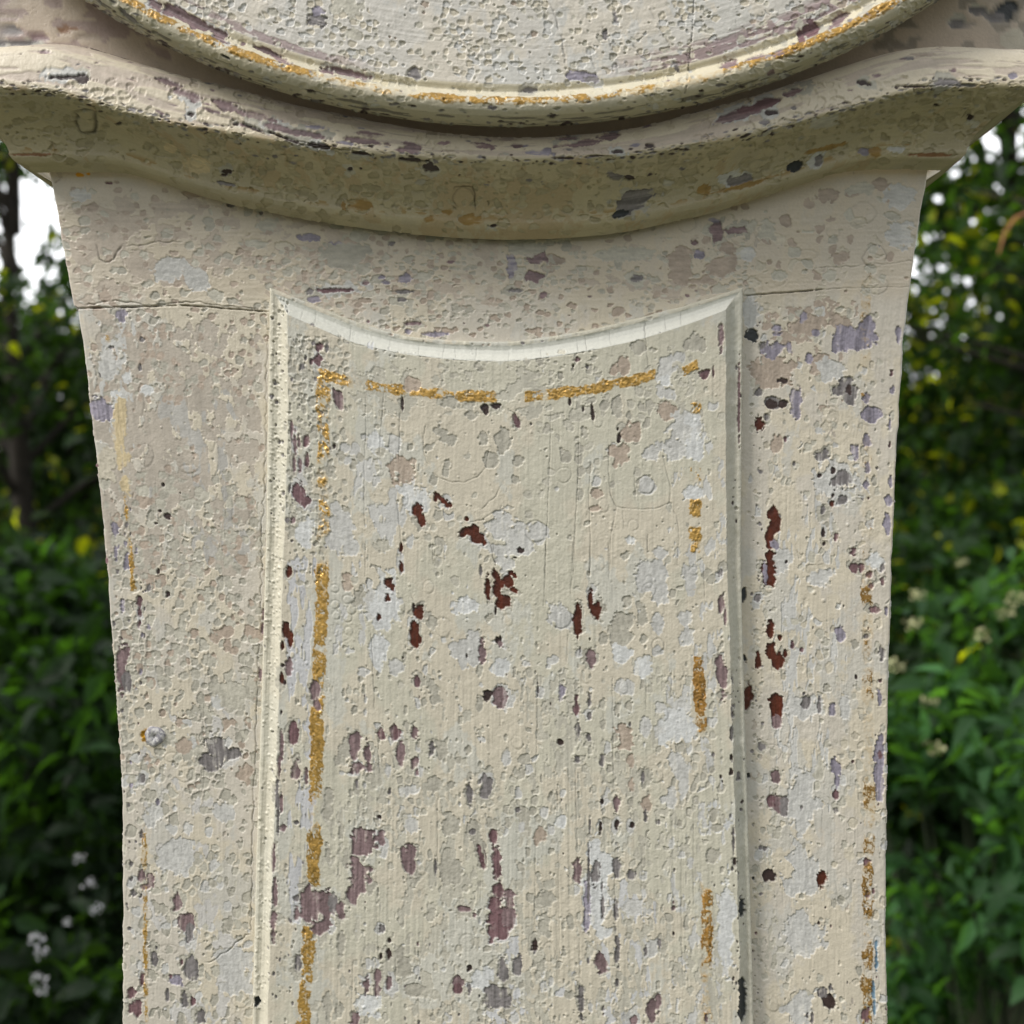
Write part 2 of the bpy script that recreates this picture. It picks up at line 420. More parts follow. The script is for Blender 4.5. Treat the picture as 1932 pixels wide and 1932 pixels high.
# the sides run back from both edges
side = [(.0022, .0002), (.006, .0004), (.03, .0004), (.17, .0)]
XL = np.stack([X[:, 0] - o for d, o in side[::-1]], 1); YL = np.stack([np.full(len(vv), d) for d, o in side[::-1]], 1)
XR = np.stack([X[:, -1] + o for d, o in side], 1); YR = np.stack([np.full(len(vv), d) for d, o in side], 1)
X = np.concatenate([XL, X, XR], 1); Y = np.concatenate([YL, Y, YR], 1)
Z = np.concatenate([Z[:, :1]] * 4 + [Z] + [Z[:, -1:]] * 4, 1)
bd = Surf(X, Y, Z)
Ub = np.concatenate([U0[:, :1]] * 4 + [U0] + [U0[:, -1:]] * 4, 1); Vb = np.repeat(vv[:, None], Ub.shape[1], 1)
_nk = Vb < joint(Ub)
bd.st = np.where(_nk, fbm(bd.h, bd.w, 3.2, 50, 3), bd.st); bd.st2 = np.where(_nk, fbm(bd.h, bd.w, 3, 12, 2), bd.st2)
base_coat(bd, (212, 203, 184), (208, 201, 188), (202, 199, 190), 90)
# neck: blotchy, with the warm bounce under the cornice tinted in
nk = 1 - smooth(Vb, 540, 580)
t = fbm(bd.h, bd.w, 26, 50, 5, .62)
bd.C[:] += (srgb(208, 195, 174) - bd.C) * (nk * .6)[..., None]
lace(bd, (90, 345, 1010, 600), 'T', .2, 18, 22, .12, 40, detail=5, tint=srgb(196, 184, 169))
lace(bd, (1050, 430, 1420, 580), 'T', .5, 14, 18, .12, 40, detail=5, tint=srgb(196, 184, 169))
net(bd, (95, 345, 1000, 590), dict(T=3, Z=2, G=1), 19, .34, .2, .16, .8, 30)
net(bd, (480, 470, 1420, 640), dict(Z=3, G=1, T=1), 13, .42, .18, .18, .7, 24)
net(bd, (1100, 350, 1730, 560), dict(T=2, C=2, Z=2), 26, .3, .2, .14, .9, 30)
lace(bd, (1420, 560, 1640, 800), 'T', .75, 16, 16, .16, 40)
# left stile
lace(bd, (175, 600, 500, 1090), 'T', -.35, 20, 15, .16, 26, detail=6, tint=srgb(188, 179, 166))
lace(bd, (270, 700, 470, 1080), 'L', .05, 34, 18, .16, 40, tint=srgb(186, 183, 177), detail=6)
net(bd, (180, 590, 500, 760), dict(T=3, G=1), 15, .4, .1, .14, 1.1, 24)
net(bd, (200, 900, 490, 1460), dict(G=4, Z=2, T=1), 21, .6, .1, .17, 1.15, 40, .5)
net(bd, (200, 1000, 490, 1500), dict(G=4, Z=2, T=1), 12, .3, .12, .16, 1.15, 40, .6)
net(bd, (230, 1380, 480, 1990), dict(Z=3, L=2, G=2), 20, .42, .2, .15, 1.2, 30)
lace(bd, (170, 600, 260, 900), 'L', .5, 14, 9, .15, 25)
lace(bd, (250, 1330, 480, 1960), 'L', .75, 30, 22, .1, 40, tint=srgb(204, 201, 196))
lace(bd, (1460, 900, 1600, 1480), 'L', .75, 40, 10, .12, 25)
net(bd, (1415, 570, 1690, 1990), dict(Z=3, C=1, L=1), 16, .12, .2, .15, 1.3, 14, .6)
lace(bd, (1420, 1480, 1470, 1960), 'Z', .6, 12, 6, .1, 10)
def nohole(u, v): return 0.0 if (520 < u < 1390 and v > 660) else 1.0
bd.pits(170, (110, 340, 1730, 600), (2, 14), dict(T=3, Z=3, G=1, C=1), (.45, .95), (.12, .26), mask=nohole)
bd.pits(160, (190, 600, 495, 1030), (2, 8), dict(T=2, G=2, Z=2), (.8, 1.4), (.12, .24))
bd.pits(260, (205, 960, 490, 1480), (2, 8.5), dict(G=4, Z=2, T=1), (.8, 1.6), (.14, .28))
bd.pits(200, (230, 1380, 480, 1960), (2, 9.5), dict(Z=4, L=2, G=2), (.9, 1.5), (.1, .24))
bd.pits(300, (1410, 570, 1690, 1960), (1.6, 8), dict(Z=3, G=2, L=1, C=1), (.9, 1.9), (.1, .24))
bd.pits(120, (1418, 590, 1440, 1960), (1.5, 5), dict(G=2, Z=2, S=.6), (.7, 1.4), (.14, .3))
bd.pits(60, (215, 900, 275, 1960), (1.5, 5), dict(S=2, I=1, P=1), (1, 2.2), (.2, .4))
bd.pits(40, (1420, 760, 1690, 1960), (1.4, 4), dict(S=2, D=1, M=1), (1, 2), (.2, .4))
bd.pits(60, (520, 470, 1400, 640), (2, 6), dict(G=2, T=2, P=1), (.4, .8), (.1, .22))
for _ in range(420):
    u, v = RNG.uniform(150, 1700), RNG.uniform(340, 1950)
    if nohole(u, v): bd.blister(u, v, RNG.uniform(1.8, 4.5), RNG.uniform(.1, .3))
for _ in range(12):
    u, v = RNG.uniform(1180, 1700), RNG.uniform(350, 560)
    bd.rim(u, v, RNG.uniform(10, 26), RNG.uniform(8, 22), .1, .12)
for _ in range(22):
    u, v = (RNG.uniform(200, 490), RNG.uniform(600, 1900)) if RNG.uniform() < .6 else (RNG.uniform(1430, 1670), RNG.uniform(600, 1900))
    bd.rim(u, v, RNG.uniform(6, 18), RNG.uniform(8, 24), .1, .12)
# big patches read off the photo
put(bd, .5, 0, 0, """300 735 35 26 L;635 1015 50 46 L;745 1045 45 48 L;875 770 18 10 S;1160 895 40 18 I;1270 930 32 20 I;1300 960 80 44 G
1475 920 15 12 S;1170 1100 14 11 S;1260 1095 60 9 M;1180 1130 30 13 I;1525 1050 40 17 I;1440 1045 14 8 I;1455 1065 18 9 I;1520 1100 42 6 S
1515 1130 20 9 S;1385 1065 15 10 P;1555 1220 30 9 P;1540 1250 20 10 I;1640 1260 60 10 I;410 690 14 7 M;985 803 10 7 S;960 920 50 16 Z;1010 845 45 25 Z""")
put(bd, .5, 966, 0, """700 960 22 19 I;0 1000 25 50 I;75 1040 34 24 P;90 975 40 36 P;20 1095 25 9 S;770 870 26 34 P;855 870 42 13 P;760 830 20 9 I;890 960 32 30 L
1460 750 56 46 L;1470 890 50 50 L;690 915 14 12 P;470 1050 22 10 S;545 1055 20 16 G;1240 970 36 24 T;640 1020 70 50 T;640 1000 60 60 T 20;800 1000 50 40 T;700 1060 46 12 T
1180 735 40 26 T;960 870 40 36 Z;1320 710 50 24 Z;40 930 70 40 Z;440 960 80 30 Z""")
put(bd, .3637, 0, 511.1, """630 215 28 38 I;735 355 14 12 S;575 400 14 14 S;530 510 20 38 S;570 470 18 20 S;725 500 9 20 S;560 470 50 80 L;520 720 64 52 I;600 640 30 25 W
760 615 30 25 W;670 550 30 30 W;1000 520 50 60 L;845 1110 8 8 D;935 1153 5 5 D;868 1275 21 18 D;828 1245 8 8 D;810 1310 9 6 D
595 1340 20 44 I;650 1415 12 20 I;705 1450 14 24 I;655 1510 16 38 I;600 1460 14 38 I;820 1560 8 12 D;770 1640 10 20 S;868 1680 12 18 D
722 1710 14 30 M;722 1775 12 24 M;720 1830 12 20 M;770 1850 14 22 I;635 1730 14 34 I;670 1815 10 10 S;505 1030 7 34 M;552 1530 9 70 M
1365 1780 10 34 P;1360 1860 10 30 P;620 850 32 190 O;628 980 42 60 O;655 1100 28 60 O;560 1000 50 90 C""")
put(bd, .3637, 1357, 511.1, """450 270 90 50 T;640 270 60 40 T;300 520 100 110 T;530 480 50 50 T;600 520 80 60 L;170 330 34 40 K;160 220 40 90 L;300 300 25 33 I;435 240 28 34 I
690 340 100 60 I;770 285 38 50 I;610 390 30 36 I;505 320 18 18 I;285 410 56 44 I;230 385 16 18 S;365 400 14 30 I;465 455 20 24 I;330 570 26 17 D
205 635 22 24 S;275 680 44 40 S;270 690 30 24 D;335 690 25 20 D;395 670 30 66 I;410 740 14 30 I;650 590 46 60 S 30;690 640 34 50 S 30;675 610 14 30 D
210 790 30 40 B;245 755 20 25 S;410 865 22 16 D;415 825 14 13 D;300 900 28 48 T;760 660 25 28 I;790 740 46 36 I;765 890 25 34 I;770 1020 16 34 I
820 1022 10 10 S;895 530 12 18 M;900 615 12 18 I;885 800 10 40 I;885 900 8 18 M;930 330 14 44 I;700 940 25 44 I;600 1080 110 120 L;540 960 34 28 S
595 1040 15 24 D;525 1060 15 14 D;640 1090 56 60 S;665 1080 16 40 S;585 1210 12 18 B;590 1165 8 12 D;640 1190 24 30 S;540 1235 11 24 S;540 1365 12 28 D
610 1380 16 28 M;545 1415 8 10 D;278 1265 28 36 B;290 1330 28 58 B;268 1380 24 58 B;265 1480 34 56 B;255 1560 34 70 B;280 1610 24 30 B;300 1540 16 13 B
292 1415 22 34 I;240 1560 12 60 I;330 1500 40 60 L;700 1455 18 30 M;700 1540 20 24 M;740 1540 16 22 M;780 1575 18 19 M;790 1635 12 15 M;848 1610 14 21 M
847 1540 14 22 S;810 1500 34 44 W;815 1760 25 26 M;868 1760 10 22 I;880 1190 18 30 I;890 1090 14 38 I;875 1310 18 50 I;765 1110 14 22 I
262 1860 30 46 B;315 1905 12 17 B;630 1890 24 46 I;765 1900 12 17 S;125 1670 15 35 K;200 1700 15 18 S;170 1675 8 10 S;350 1510 7 7 D;520 1600 90 40 L""")
put(bd, .3717, 0, 1213.9, """620 100 30 130 P;650 190 28 56 S;1100 540 66 96 S;1060 600 38 50 S;1185 560 36 36 S;900 1315 20 44 P;940 1420 50 54 P;960 1470 24 40 S
715 1180 15 30 P;765 1200 18 44 P;735 1238 24 13 P;678 1268 16 22 S;665 1115 10 14 S;665 1200 10 12 S;785 1600 20 44 S;900 1710 44 36 I;970 1660 34 56 S;920 1620 12 14 M
865 1690 10 12 M;935 1820 20 44 S;980 1820 12 18 M;850 1790 8 40 S;1015 1900 24 28 S;920 1900 24 36 G;720 1710 15 40 M;670 1770 24 34 M;690 1850 36 40 M
955 1075 14 12 S;720 975 10 18 S;800 805 10 20 I;720 690 20 20 S;785 850 20 10 S;900 1080 90 80 L;1190 1650 80 130 L;780 880 48 56 L;1245 660 38 50 T
1145 695 40 38 L;1085 1125 28 34 L;955 940 30 34 L;1150 850 60 48 L;930 520 40 36 T;1320 1330 8 30 S;1320 150 9 30 P;1100 300 40 40 L;1180 260 70 60 Z""")
put(bd, .3717, 1293.1, 1213.9, """600 330 120 60 L;590 770 76 150 L;600 860 60 70 L;590 1180 80 126 L;600 1490 90 116 L;590 1850 66 76 L;300 75 14 25 K;370 90 14 48 B;440 40 34 48 B
470 90 30 44 B;508 55 12 18 B;545 10 12 18 M;320 275 24 58 B;465 320 30 66 B;462 405 25 34 P;527 315 10 12 S;615 295 20 34 S;745 340 20 44 I;810 330 24 56 L;680 320 10 44 S
390 522 20 24 S;460 680 22 38 P;470 810 44 56 P;500 820 20 66 S;440 800 28 38 M;592 835 9 13 S;760 620 28 48 I;770 700 12 40 I;765 770 14 24 M;762 850 12 16 S
685 640 25 68 Z;985 270 11 40 I;990 190 10 14 M;1000 60 14 40 S;985 560 26 106 I;990 570 12 22 M;985 740 30 66 I;425 1180 28 32 D;700 1200 24 54 B;925 1120 18 24 M
925 1275 10 20 M;730 1820 35 56 D;700 1770 34 30 S;740 1750 12 18 S;645 1900 10 40 S;620 1890 9 14 S;920 1890 20 30 M;345 1195 8 10 K;320 670 10 14 K;380 1040 9 12 S;405 1043 10 12 S
970 1590 10 70 U;955 1760 10 50 U;960 1850 8 56 U;840 1070 26 40 C""")
# gold lines and bits
gild_v(bd, [(500, 190), (800, 218), (950, 238), (1100, 250), (1250, 266), (1400, 270), (1932, 276)],
       [(500, 0), (618, 0), (625, .75), (640, .5), (650, 0), (930, 0), (940, .6), (960, .7), (985, .1), (1030, .3), (1075, .9), (1110, .8), (1118, 0), (1550, 0), (1570, .5), (1640, .35), (1700, .5), (1770, .5), (1820, .45), (1850, .1), (1870, .6), (1895, .4), (1932, .3)], 9)
gild_v(bd, [(500, 1634), (1300, 1636), (1500, 1640), (1932, 1635)],
       [(500, .0), (560, .28), (640, .3), (700, .12), (1000, .1), (1090, .2), (1130, .7), (1160, .2), (1400, .2), (1500, .35), (1620, .45), (1700, .55), (1760, .45), (1800, .6), (1932, .62)], 22, col=(138, 106, 54), metal=.15)
for a in ((150, 330, 13, 4), (166, 328, 6, 3), (272, 1387, 8, 16)):
    sl = bd.win(a[0], a[1], 24); d = np.hypot((bd.U[sl] - a[0]) / a[2], (bd.V[sl] - a[1]) / a[3]) + .3 * bd.n1[sl]
    k = np.clip((1 - d) * 3, 0, 1); bd.C[sl] += (srgb(214, 160, 60) - bd.C[sl]) * k[..., None]; bd.gold[sl] = np.maximum(bd.gold[sl], k * .85)
# joint between the boards, cracks, knot plug
bd.line([(u, float(joint(u))) for u in (140, 250, 350, 430, 506)], 1.5, 1.1, .85, .7)
bd.line([(u, float(joint(u))) for u in (1404, 1440, 1490, 1556)], 1.3, .9, .8, .8)
bd.line([(1556, 546), (1600, 544), (1722, 541)], 1.0, .25, .3, 1)
bd.line([(160, 576), (215, 568), (250, 571), (285, 577), (330, 572), (370, 570), (430, 578), (500, 583)], 1.1, .5, .5, 2)
bd.line([(240, 465), (300, 457), (345, 455)], 1.1, .4, .45, 2)
bd.line([(184, 462), (188, 488), (200, 494), (216, 491), (225, 470), (232, 462)], 1.4, .5, .6, 2)
bd.line([(1516, 510), (1580, 503), (1640, 500), (1725, 492)], 1.0, .35, .4, 2)
bd.rim(1650, 485, 22, 22, .15, .3)
bd.line([(505, 600), (502, 720), (499, 900), (494, 1000), (492, 1200)], 1.1, .45, .45, 3)
bd.line([(488, 1210), (482, 1400), (478, 1520), (474, 1700), (472, 1760)], 1.1, .5, .5, 2)
bd.line([(472, 1760), (440, 1786), (405, 1810), (385, 1818)], 1.1, .5, .5, 3)
bd.line([(395, 1222), (384, 1300), (384, 1500)], .8, .2, .25, 1)
for (a, b, c) in ((600, 1470, 760), (620, 330, 420), (1568, 580, 700), (1480, 780, 900)):
    pass
for _ in range(60):
    u = RNG.uniform(200, 480) if RNG.uniform() < .5 else RNG.uniform(1440, 1670); v = RNG.uniform(600, 1850)
    bd.line([(u, v), (u + RNG.normal(0, 2), v + RNG.uniform(30, 110))], .7, .12, .14, 1.2)
bd.finish(.95)
P = bd.points()
mid = .5 * (Vb[:-1, 1:] + Vb[1:, 1:]); midu = .5 * (Ub[1:, :-1] + Ub[1:, 1:])
hid = (midu > 535) & (midu < 1370) & (mid > 700) & (mid < 2250)
neck = mid < joint(midu)
grid_mesh('neck_board', bd, PAINT, clock, neck & ~hid, P)
grid_mesh('trunk_board', bd, PAINT, clock, ~neck & ~hid, P)

# ---- door: raised field inside a coved border
LO = [(507, 540), (503, 800), (500, 1000), (492, 1300), (482, 1600), (474, 1932), (473, 2200)]
RO = [(1404, 540), (1402, 800), (1400, 1050), (1407, 1350), (1418, 1700), (1424, 1932), (1426, 2200)]
LF = [(545, 540), (547, 800), (540, 1000), (532, 1210), (526, 1420), (515, 1700), (508, 1932), (507, 2200)]
RF = [(1366, 540), (1367, 800), (1368, 1022), (1378, 1340), (1387, 1628), (1393, 1813), (1395, 2200)]
TO = [(470, 536), (507, 540), (564, 562), (625, 588), (685, 611), (760, 632), (836, 640), (956, 644), (1026, 636), (1117, 620), (1207, 598), (1298, 574), (1404, 540), (1440, 530)]
TF = [(470, 560), (534, 592), (594, 617), (664, 649), (760, 670), (866, 682), (966, 684), (1040, 676), (1117, 663), (1207, 643), (1298, 614), (1366, 588), (1440, 556)]
lo, ro, lf, rf = fx(LO), fx(RO), fx(LF), fx(RF)
_to, _tf = fy_(TO), fy_(TF)
to = lambda u: sum(_to(u + k) for k in (-24, -12, 0, 12, 24)) / 5
tf = lambda u: sum(_tf(u + k) for k in (-24, -12, 0, 12, 24)) / 5
nb = 26
qb = np.linspace(0, 1, nb, endpoint=False)
nf = int(840 / PITCH); sf_ = np.linspace(0, 1, nf)
nr = int(1300 / PITCH); tr = np.linspace(0, 1, nr)
VBOT = 1975
qc = np.concatenate([[0], qb, np.ones(nf), qb[::-1], [0]]); kind = np.concatenate([[-1], -np.ones(nb), np.zeros(nf), np.ones(nb), [1]])
sc = np.concatenate([[0], np.zeros(nb), sf_, np.ones(nb), [1]])
wallc = np.zeros(len(qc), bool); wallc[0] = wallc[-1] = True
qr = np.concatenate([[0], qb, np.ones(nr), [1, 1]]); trr = np.concatenate([[0], np.zeros(nb), tr, [1.05, 1.2]])
wallr = np.zeros(len(qr), bool); wallr[0] = True
nC, nR = len(qc), len(qr)
V = np.repeat((600 + (VBOT - 600) * trr)[:, None], nC, 1); U = np.zeros((nR, nC))
for _ in range(4):
    fl_, fr_ = lf(V), rf(V)
    Uf = fl_ + (fr_ - fl_) * sc[None]
    U = np.where(kind[None] < 0, lo(V) + (fl_ - lo(V)) * qc[None], np.where(kind[None] > 0, ro(V) + (fr_ - ro(V)) * qc[None], Uf))
    vt, vo = tf(U), to(U)
    V = np.where(qr[:, None] < 1, vo + (vt - vo) * qr[:, None], vt + (VBOT - vt) * trr[:, None])
Q = np.minimum(qc[None], qr[:, None])
hp = np.interp(Q, [0, .06, .2, .26, .42, .62, .8, .9, .96, 1.0], [.0042, .0050, .0051, .0048, .0046, .0054, .0070, .0081, .0086, .0086])
hp = np.where(wallc[None] | wallr[:, None], -.0015, hp)
X, Z = unproj(U, V, .0065)
Y = -hp
dr = Surf(X, Y, Z)
dr.U, dr.V = U.astype(np.float32), V.astype(np.float32)
dr.su, dr.sv = dr.U[::6, ::6], dr.V[::6, ::6]; dr.Ui, dr.Uj = np.gradient(dr.U); dr.Vi, dr.Vj = np.gradient(dr.V)
dr.pi = np.hypot(dr.Ui, dr.Vi) + 1e-2; dr.pj = np.hypot(dr.Uj, dr.Vj) + 1e-2
base_coat(dr, (204, 200, 183), (210, 202, 184), (203, 202, 192), 120, bias=-.05)
# upper-left light painted in: top cove whiter and smooth, left border creamy, right darker
topb = ((qr[:, None] < 1) & (qr[:, None] > .22) & (qc[None] > qr[:, None])) * np.ones_like(Q, bool)
dr.C[topb] = srgb(216, 216, 207); dr.H[topb] *= .5
leftb = (kind[None] < 0) & (qc[None] < 1) & (qr[:, None] >= qc[None])
dr.C[leftb] += (srgb(218, 213, 195) - dr.C[leftb]) * .75
rightb = (kind[None] > 0) & (qr[:, None] >= qc[None])
dr.C[rightb] += (srgb(200, 198, 184) - dr.C[rightb]) * .7
FB = (545, 690, 1368, 1960)
net(dr, (545, 640, 660, 1010), dict(G=3, Z=2), 11, .55, .18, .18, 1.1, 12)
net(dr, (560, 660, 1360, 1100), dict(Z=3, G=1, L=1), 19, .02, .2, .13, 1.1, 20, 1.0)
net(dr, (640, 1100, 1360, 1990), dict(Z=3, G=2, L=1), 15, .1, .2, .16, 1.35, 20, 1.0)
lace(dr, (640, 690, 1340, 800), 'Z', .4, 12, 14, .14, 20)
lace(dr, (620, 850, 800, 1250), 'L', .7, 26, 12, .14, 30)
lace(dr, (1250, 800, 1372, 1960), 'L', .55, 24, 11, .14, 20)
lace(dr, (540, 1050, 600, 1750), 'W', .2, 30, 8, .16, 15, tint=srgb(200, 200, 202))
lace(dr, (1080, 1650, 1240, 1960), 'W', .45, 30, 10, .14, 25, tint=srgb(202, 202, 202))
lace(dr, (1320, 1500, 1395, 1960), 'W', .35, 30, 12, .14, 20, tint=srgb(206, 207, 207))
lace(dr, (880, 1750, 1100, 1960), 'W', .55, 24, 14, .14, 25, tint=srgb(202, 202, 203))
lace(dr, (960, 1250, 1370, 1960), 'Z', .6, 16, 8, .13, 30)
lace(dr, (560, 1250, 960, 1960), 'Z', .75, 18, 9, .13, 30)
dr.H += np.where(Q < .999, 1.0e-4 * dr.n2 + 3e-5 * dr.n1, 0).astype(np.float32) * np.where(topb, .3, np.where(leftb, .45, 1))
# raised grain lines
gl = smooth(dr.V, 1150, 1500) * (dr.V > 0)
dr.H += 1e-3 * .06 * gl * fbm(dr.h, dr.w, 240, 5, 2)
for (c, sc_, x0, y0, txt) in ():
    pass
# small pits: rows following the grain on the lower half, scattered above
cols = np.array([660, 690, 715, 735, 765, 790, 812, 838, 868, 905, 955, 985, 1013, 1040, 1062, 1090, 1113, 1137, 1165, 1190, 1215, 1243, 1270, 1295, 1345, 1360], float)
dense = lambda u, v: .35 + .65 * (math.sin(u * .013 + v * .009) * math.sin(v * .012 - u * .007) > -.1)
dr.pits(130, (550, 650, 1362, 1060), (1.5, 6.5), dict(Z=5, G=3, L=1), (.8, 1.4), (.1, .22), mask=dense)
dr.pits(110, (640, 1050, 1362, 1480), (1.5, 7), dict(Z=5, G=3, L=2), (.9, 1.7), (.1, .24), mask=dense)
dr.pits(380, (640, 1180, 1362, 1970), (1.8, 8), dict(Z=5, G=4, L=2), (1.1, 2.4), (.12, .26), cols=cols + 0)
dr.pits(90, (640, 1450, 1362, 1970), (1.5, 7), dict(Z=5, G=3, L=2), (.9, 1.8), (.1, .24), mask=dense)
dr.pits(50, (640, 1250, 1362, 1970), (1.5, 4.5), dict(S=3, D=1, P=1), (1.2, 2.4), (.25, .4), cols=cols)
dr.pits(260, (545, 640, 620, 1100), (1.5, 5.5), dict(G=4, S=.6, Z=3), (.8, 1.6), (.14, .3))
dr.pits(120, (520, 1100, 580, 1970), (1.3, 4), dict(S=2, D=.6, Z=3, G=3), (1, 2.4), (.14, .3))
dr.pits(45, (505, 560, 545, 980), (1.5, 3.8), dict(S=2.5, G=1, Z=1), (.9, 1.5), (.3, .5))
dr.pits(40, (480, 980, 530, 1960), (1.3, 3.0), dict(S=1, G=2), (.9, 2), (.2, .4))
dr.pits(50, (1384, 580, 1422, 1960), (1.3, 4), dict(S=1.4, G=2, D=.5), (.9, 2), (.2, .4))
dr.pits(40, (1376, 1300, 1398, 1960), (1.3, 3.5), dict(S=1.4, D=1), (1, 2.4), (.2, .4))
dr.pits(260, (515, 540, 1400, 660), (1.6, 4.5), dict(G=3, T=2, S=.8, P=.4, C=2), (.4, .9), (.12, .28), mask=lambda u, v: abs(v - to(u) - 3) < 6)
dr.pits(160, (560, 590, 1380, 690), (1.4, 3.6), dict(G=3, Z=2, S=.6), (.4, .8), (.12, .3), mask=lambda u, v: abs(v - tf(u)) < 4)
dr.pits(50, (545, 560, 960, 650), (2, 5), dict(G=2, T=1, S=.4), (.5, .9), (.12, .24), mask=lambda u, v: abs(v - to(u)) < 7)
dr.pits(130, (560, 660, 1360, 720), (2, 6), dict(G=2, Z=2), (.6, 1), (.1, .2), mask=lambda u, v: 0 < v - tf(u) < 28)
# gold lines
gild_v(dr, [(600, 612), (800, 612), (1000, 612), (1200, 607), (1300, 600), (1500, 598), (1700, 590), (1800, 582), (1932, 573)],
       [(600, 0), (698, 0), (705, .75), (735, .55), (750, .4), (790, .5), (810, .85), (850, .4), (880, .1), (920, .4), (930, .1), (945, .65), (1000, .4), (1020, .1), (1055, .15), (1078, .7), (1100, 1), (1215, .95), (1222, .35), (1260, .6), (1300, .5), (1345, .7), (1360, 1), (1470, .75), (1515, .45), (1530, .2), (1560, .6), (1575, 1), (1665, 1), (1672, 0), (1738, 0), (1745, .8), (1830, .65), (1932, .72)], 26)
gild_h(dr, [(500, 700), (605, 704), (640, 716), (690, 727), (760, 738), (850, 746), (950, 751), (1000, 749), (1100, 737), (1180, 722), (1240, 707), (1290, 698), (1320, 687)],
       [(500, 0), (600, 0), (606, .9), (630, .7), (650, .45), (665, .25), (688, .4), (695, .95), (735, .9), (758, .75), (768, .5), (778, .95), (818, .9), (830, .55), (860, .6), (870, .75), (930, .75), (938, 0), (988, 0), (992, .9), (1018, .8), (1028, .3), (1045, .85), (1066, .6), (1075, 1), (1150, 1), (1158, .6), (1170, 1), (1233, 1), (1237, 0), (1284, 0), (1288, .9), (1310, .75), (1318, 0), (1900, 0)], 21)
gild_v(dr, [(600, 1310), (1000, 1310), (1180, 1312), (1240, 1315), (1340, 1320), (1700, 1332), (1932, 1332)],
       [(600, 0), (758, 0), (762, .8), (778, .7), (782, 0), (880, 0), (884, .8), (905, .6), (910, 0), (940, 0), (945, .95), (972, .8), (978, 0), (992, 0), (996, .9), (1015, .9), (1022, .4), (1040, .6), (1045, 0), (1110, 0), (1112, .4), (1124, .4), (1126, 0), (1900, 0)], 24)
gild_v(dr, [(1180, 1312), (1240, 1315), (1340, 1320), (1700, 1332), (1932, 1332)], [(1236, 0), (1240, 1), (1325, 1), (1338, .55), (1375, .45), (1382, 0), (1655, 0), (1665, .35), (1700, .48), (1770, .52), (1800, .45), (1850, .3), (1932, .2)], 22, col=(162, 122, 62), metal=.2)
# large pale patches first, dark chips after
put(dr, .3016, 383.3, 511.1, """1090 640 40 48 Z;1310 705 62 46 T;1095 1080 60 66 W;1200 1080 45 58 L;1250 1245 80 76 T 20;1490 1010 40 24 G;1535 1060 45 28 G;1530 1215 26 30 G;1655 1160 25 20 Z
1880 1060 50 86 G;1750 1060 30 48 G;1800 1190 50 56 G;1550 825 50 32 G;1680 840 35 24 G;1675 905 35 25 G;1330 1420 90 84 W;1850 1590 95 88 L;870 1155 30 34 G;800 1250 26 38 G
945 1215 30 30 G;990 1175 25 30 G;840 1490 42 38 L;870 1600 70 130 L 15;640 1630 50 90 W;600 675 25 22 G;590 725 22 18 G;685 832 36 24 G;560 1625 18 30 G;1130 1710 36 44 Z;930 1740 50 50 L
728 480 22 27 M;725 560 25 34 M;680 572 12 18 M;648 550 10 15 S;780 480 10 24 S;855 800 36 66 P -18;560 1000 9 60 P;580 1080 11 70 P;605 1060 11 38 P;650 1075 22 38 M;655 1185 15 42 M
610 1210 13 38 P;575 1220 11 50 P;610 1405 44 66 M;650 1435 24 26 M;570 1565 14 24 P;545 1365 8 24 S;825 1100 10 17 D;1765 865 28 28 D;1838 843 34 24 D;1250 830 8 46 D
1345 1500 26 42 B -12;1370 1555 22 38 B -12;1465 1415 22 40 B;1505 1440 30 20 B 25;1540 1465 25 16 B;1650 1552 13 15 B;1640 1630 42 22 B -25;1690 1620 40 34 B;1720 1672 34 32 B;1765 1700 12 16 B
1242 1730 10 40 B;1242 1860 13 38 B;545 1875 14 34 B;800 1110 8 10 S;1295 1105 20 24 G;1115 1130 30 30 Z;700 1000 20 30 G""")
put(dr, .3016, 966, 511.1, """700 600 36 56 T;635 625 25 34 T;790 480 46 44 G;1160 470 66 60 G;1045 540 30 30 L;950 620 64 84 L;960 690 44 44 W;660 860 40 56 G;580 840 30 34 G;730 900 20 24 G;430 900 60 46 Z
760 1020 72 56 T;665 1145 58 66 T;860 1150 54 48 L;960 890 58 56 T;1090 1000 100 100 L;1010 1120 90 66 L;1135 940 45 40 W;1140 1080 56 80 W;1130 1390 66 52 W;835 1340 50 48 L;740 1680 38 38 W
715 1790 30 30 G;925 1760 36 40 L;40 1200 36 38 G;25 1310 24 26 G;160 1640 54 60 L;30 1690 100 90 L;520 1390 40 30 T;520 1490 40 20 T;450 1010 26 40 G;360 980 26 24 Z;860 1860 90 60 L;300 660 20 26 G
25 930 20 62 M -18;1200 650 34 34 M;1255 640 8 34 M;1300 430 18 90 P;1425 830 9 250 M;405 560 18 18 M;380 600 8 16 D;360 825 9 20 D;445 870 6 13 D;500 870 9 34 D;506 920 10 26 D
665 1052 13 28 D;660 990 6 10 D;55 1755 22 20 D;120 960 8 8 S;470 605 10 12 S""")
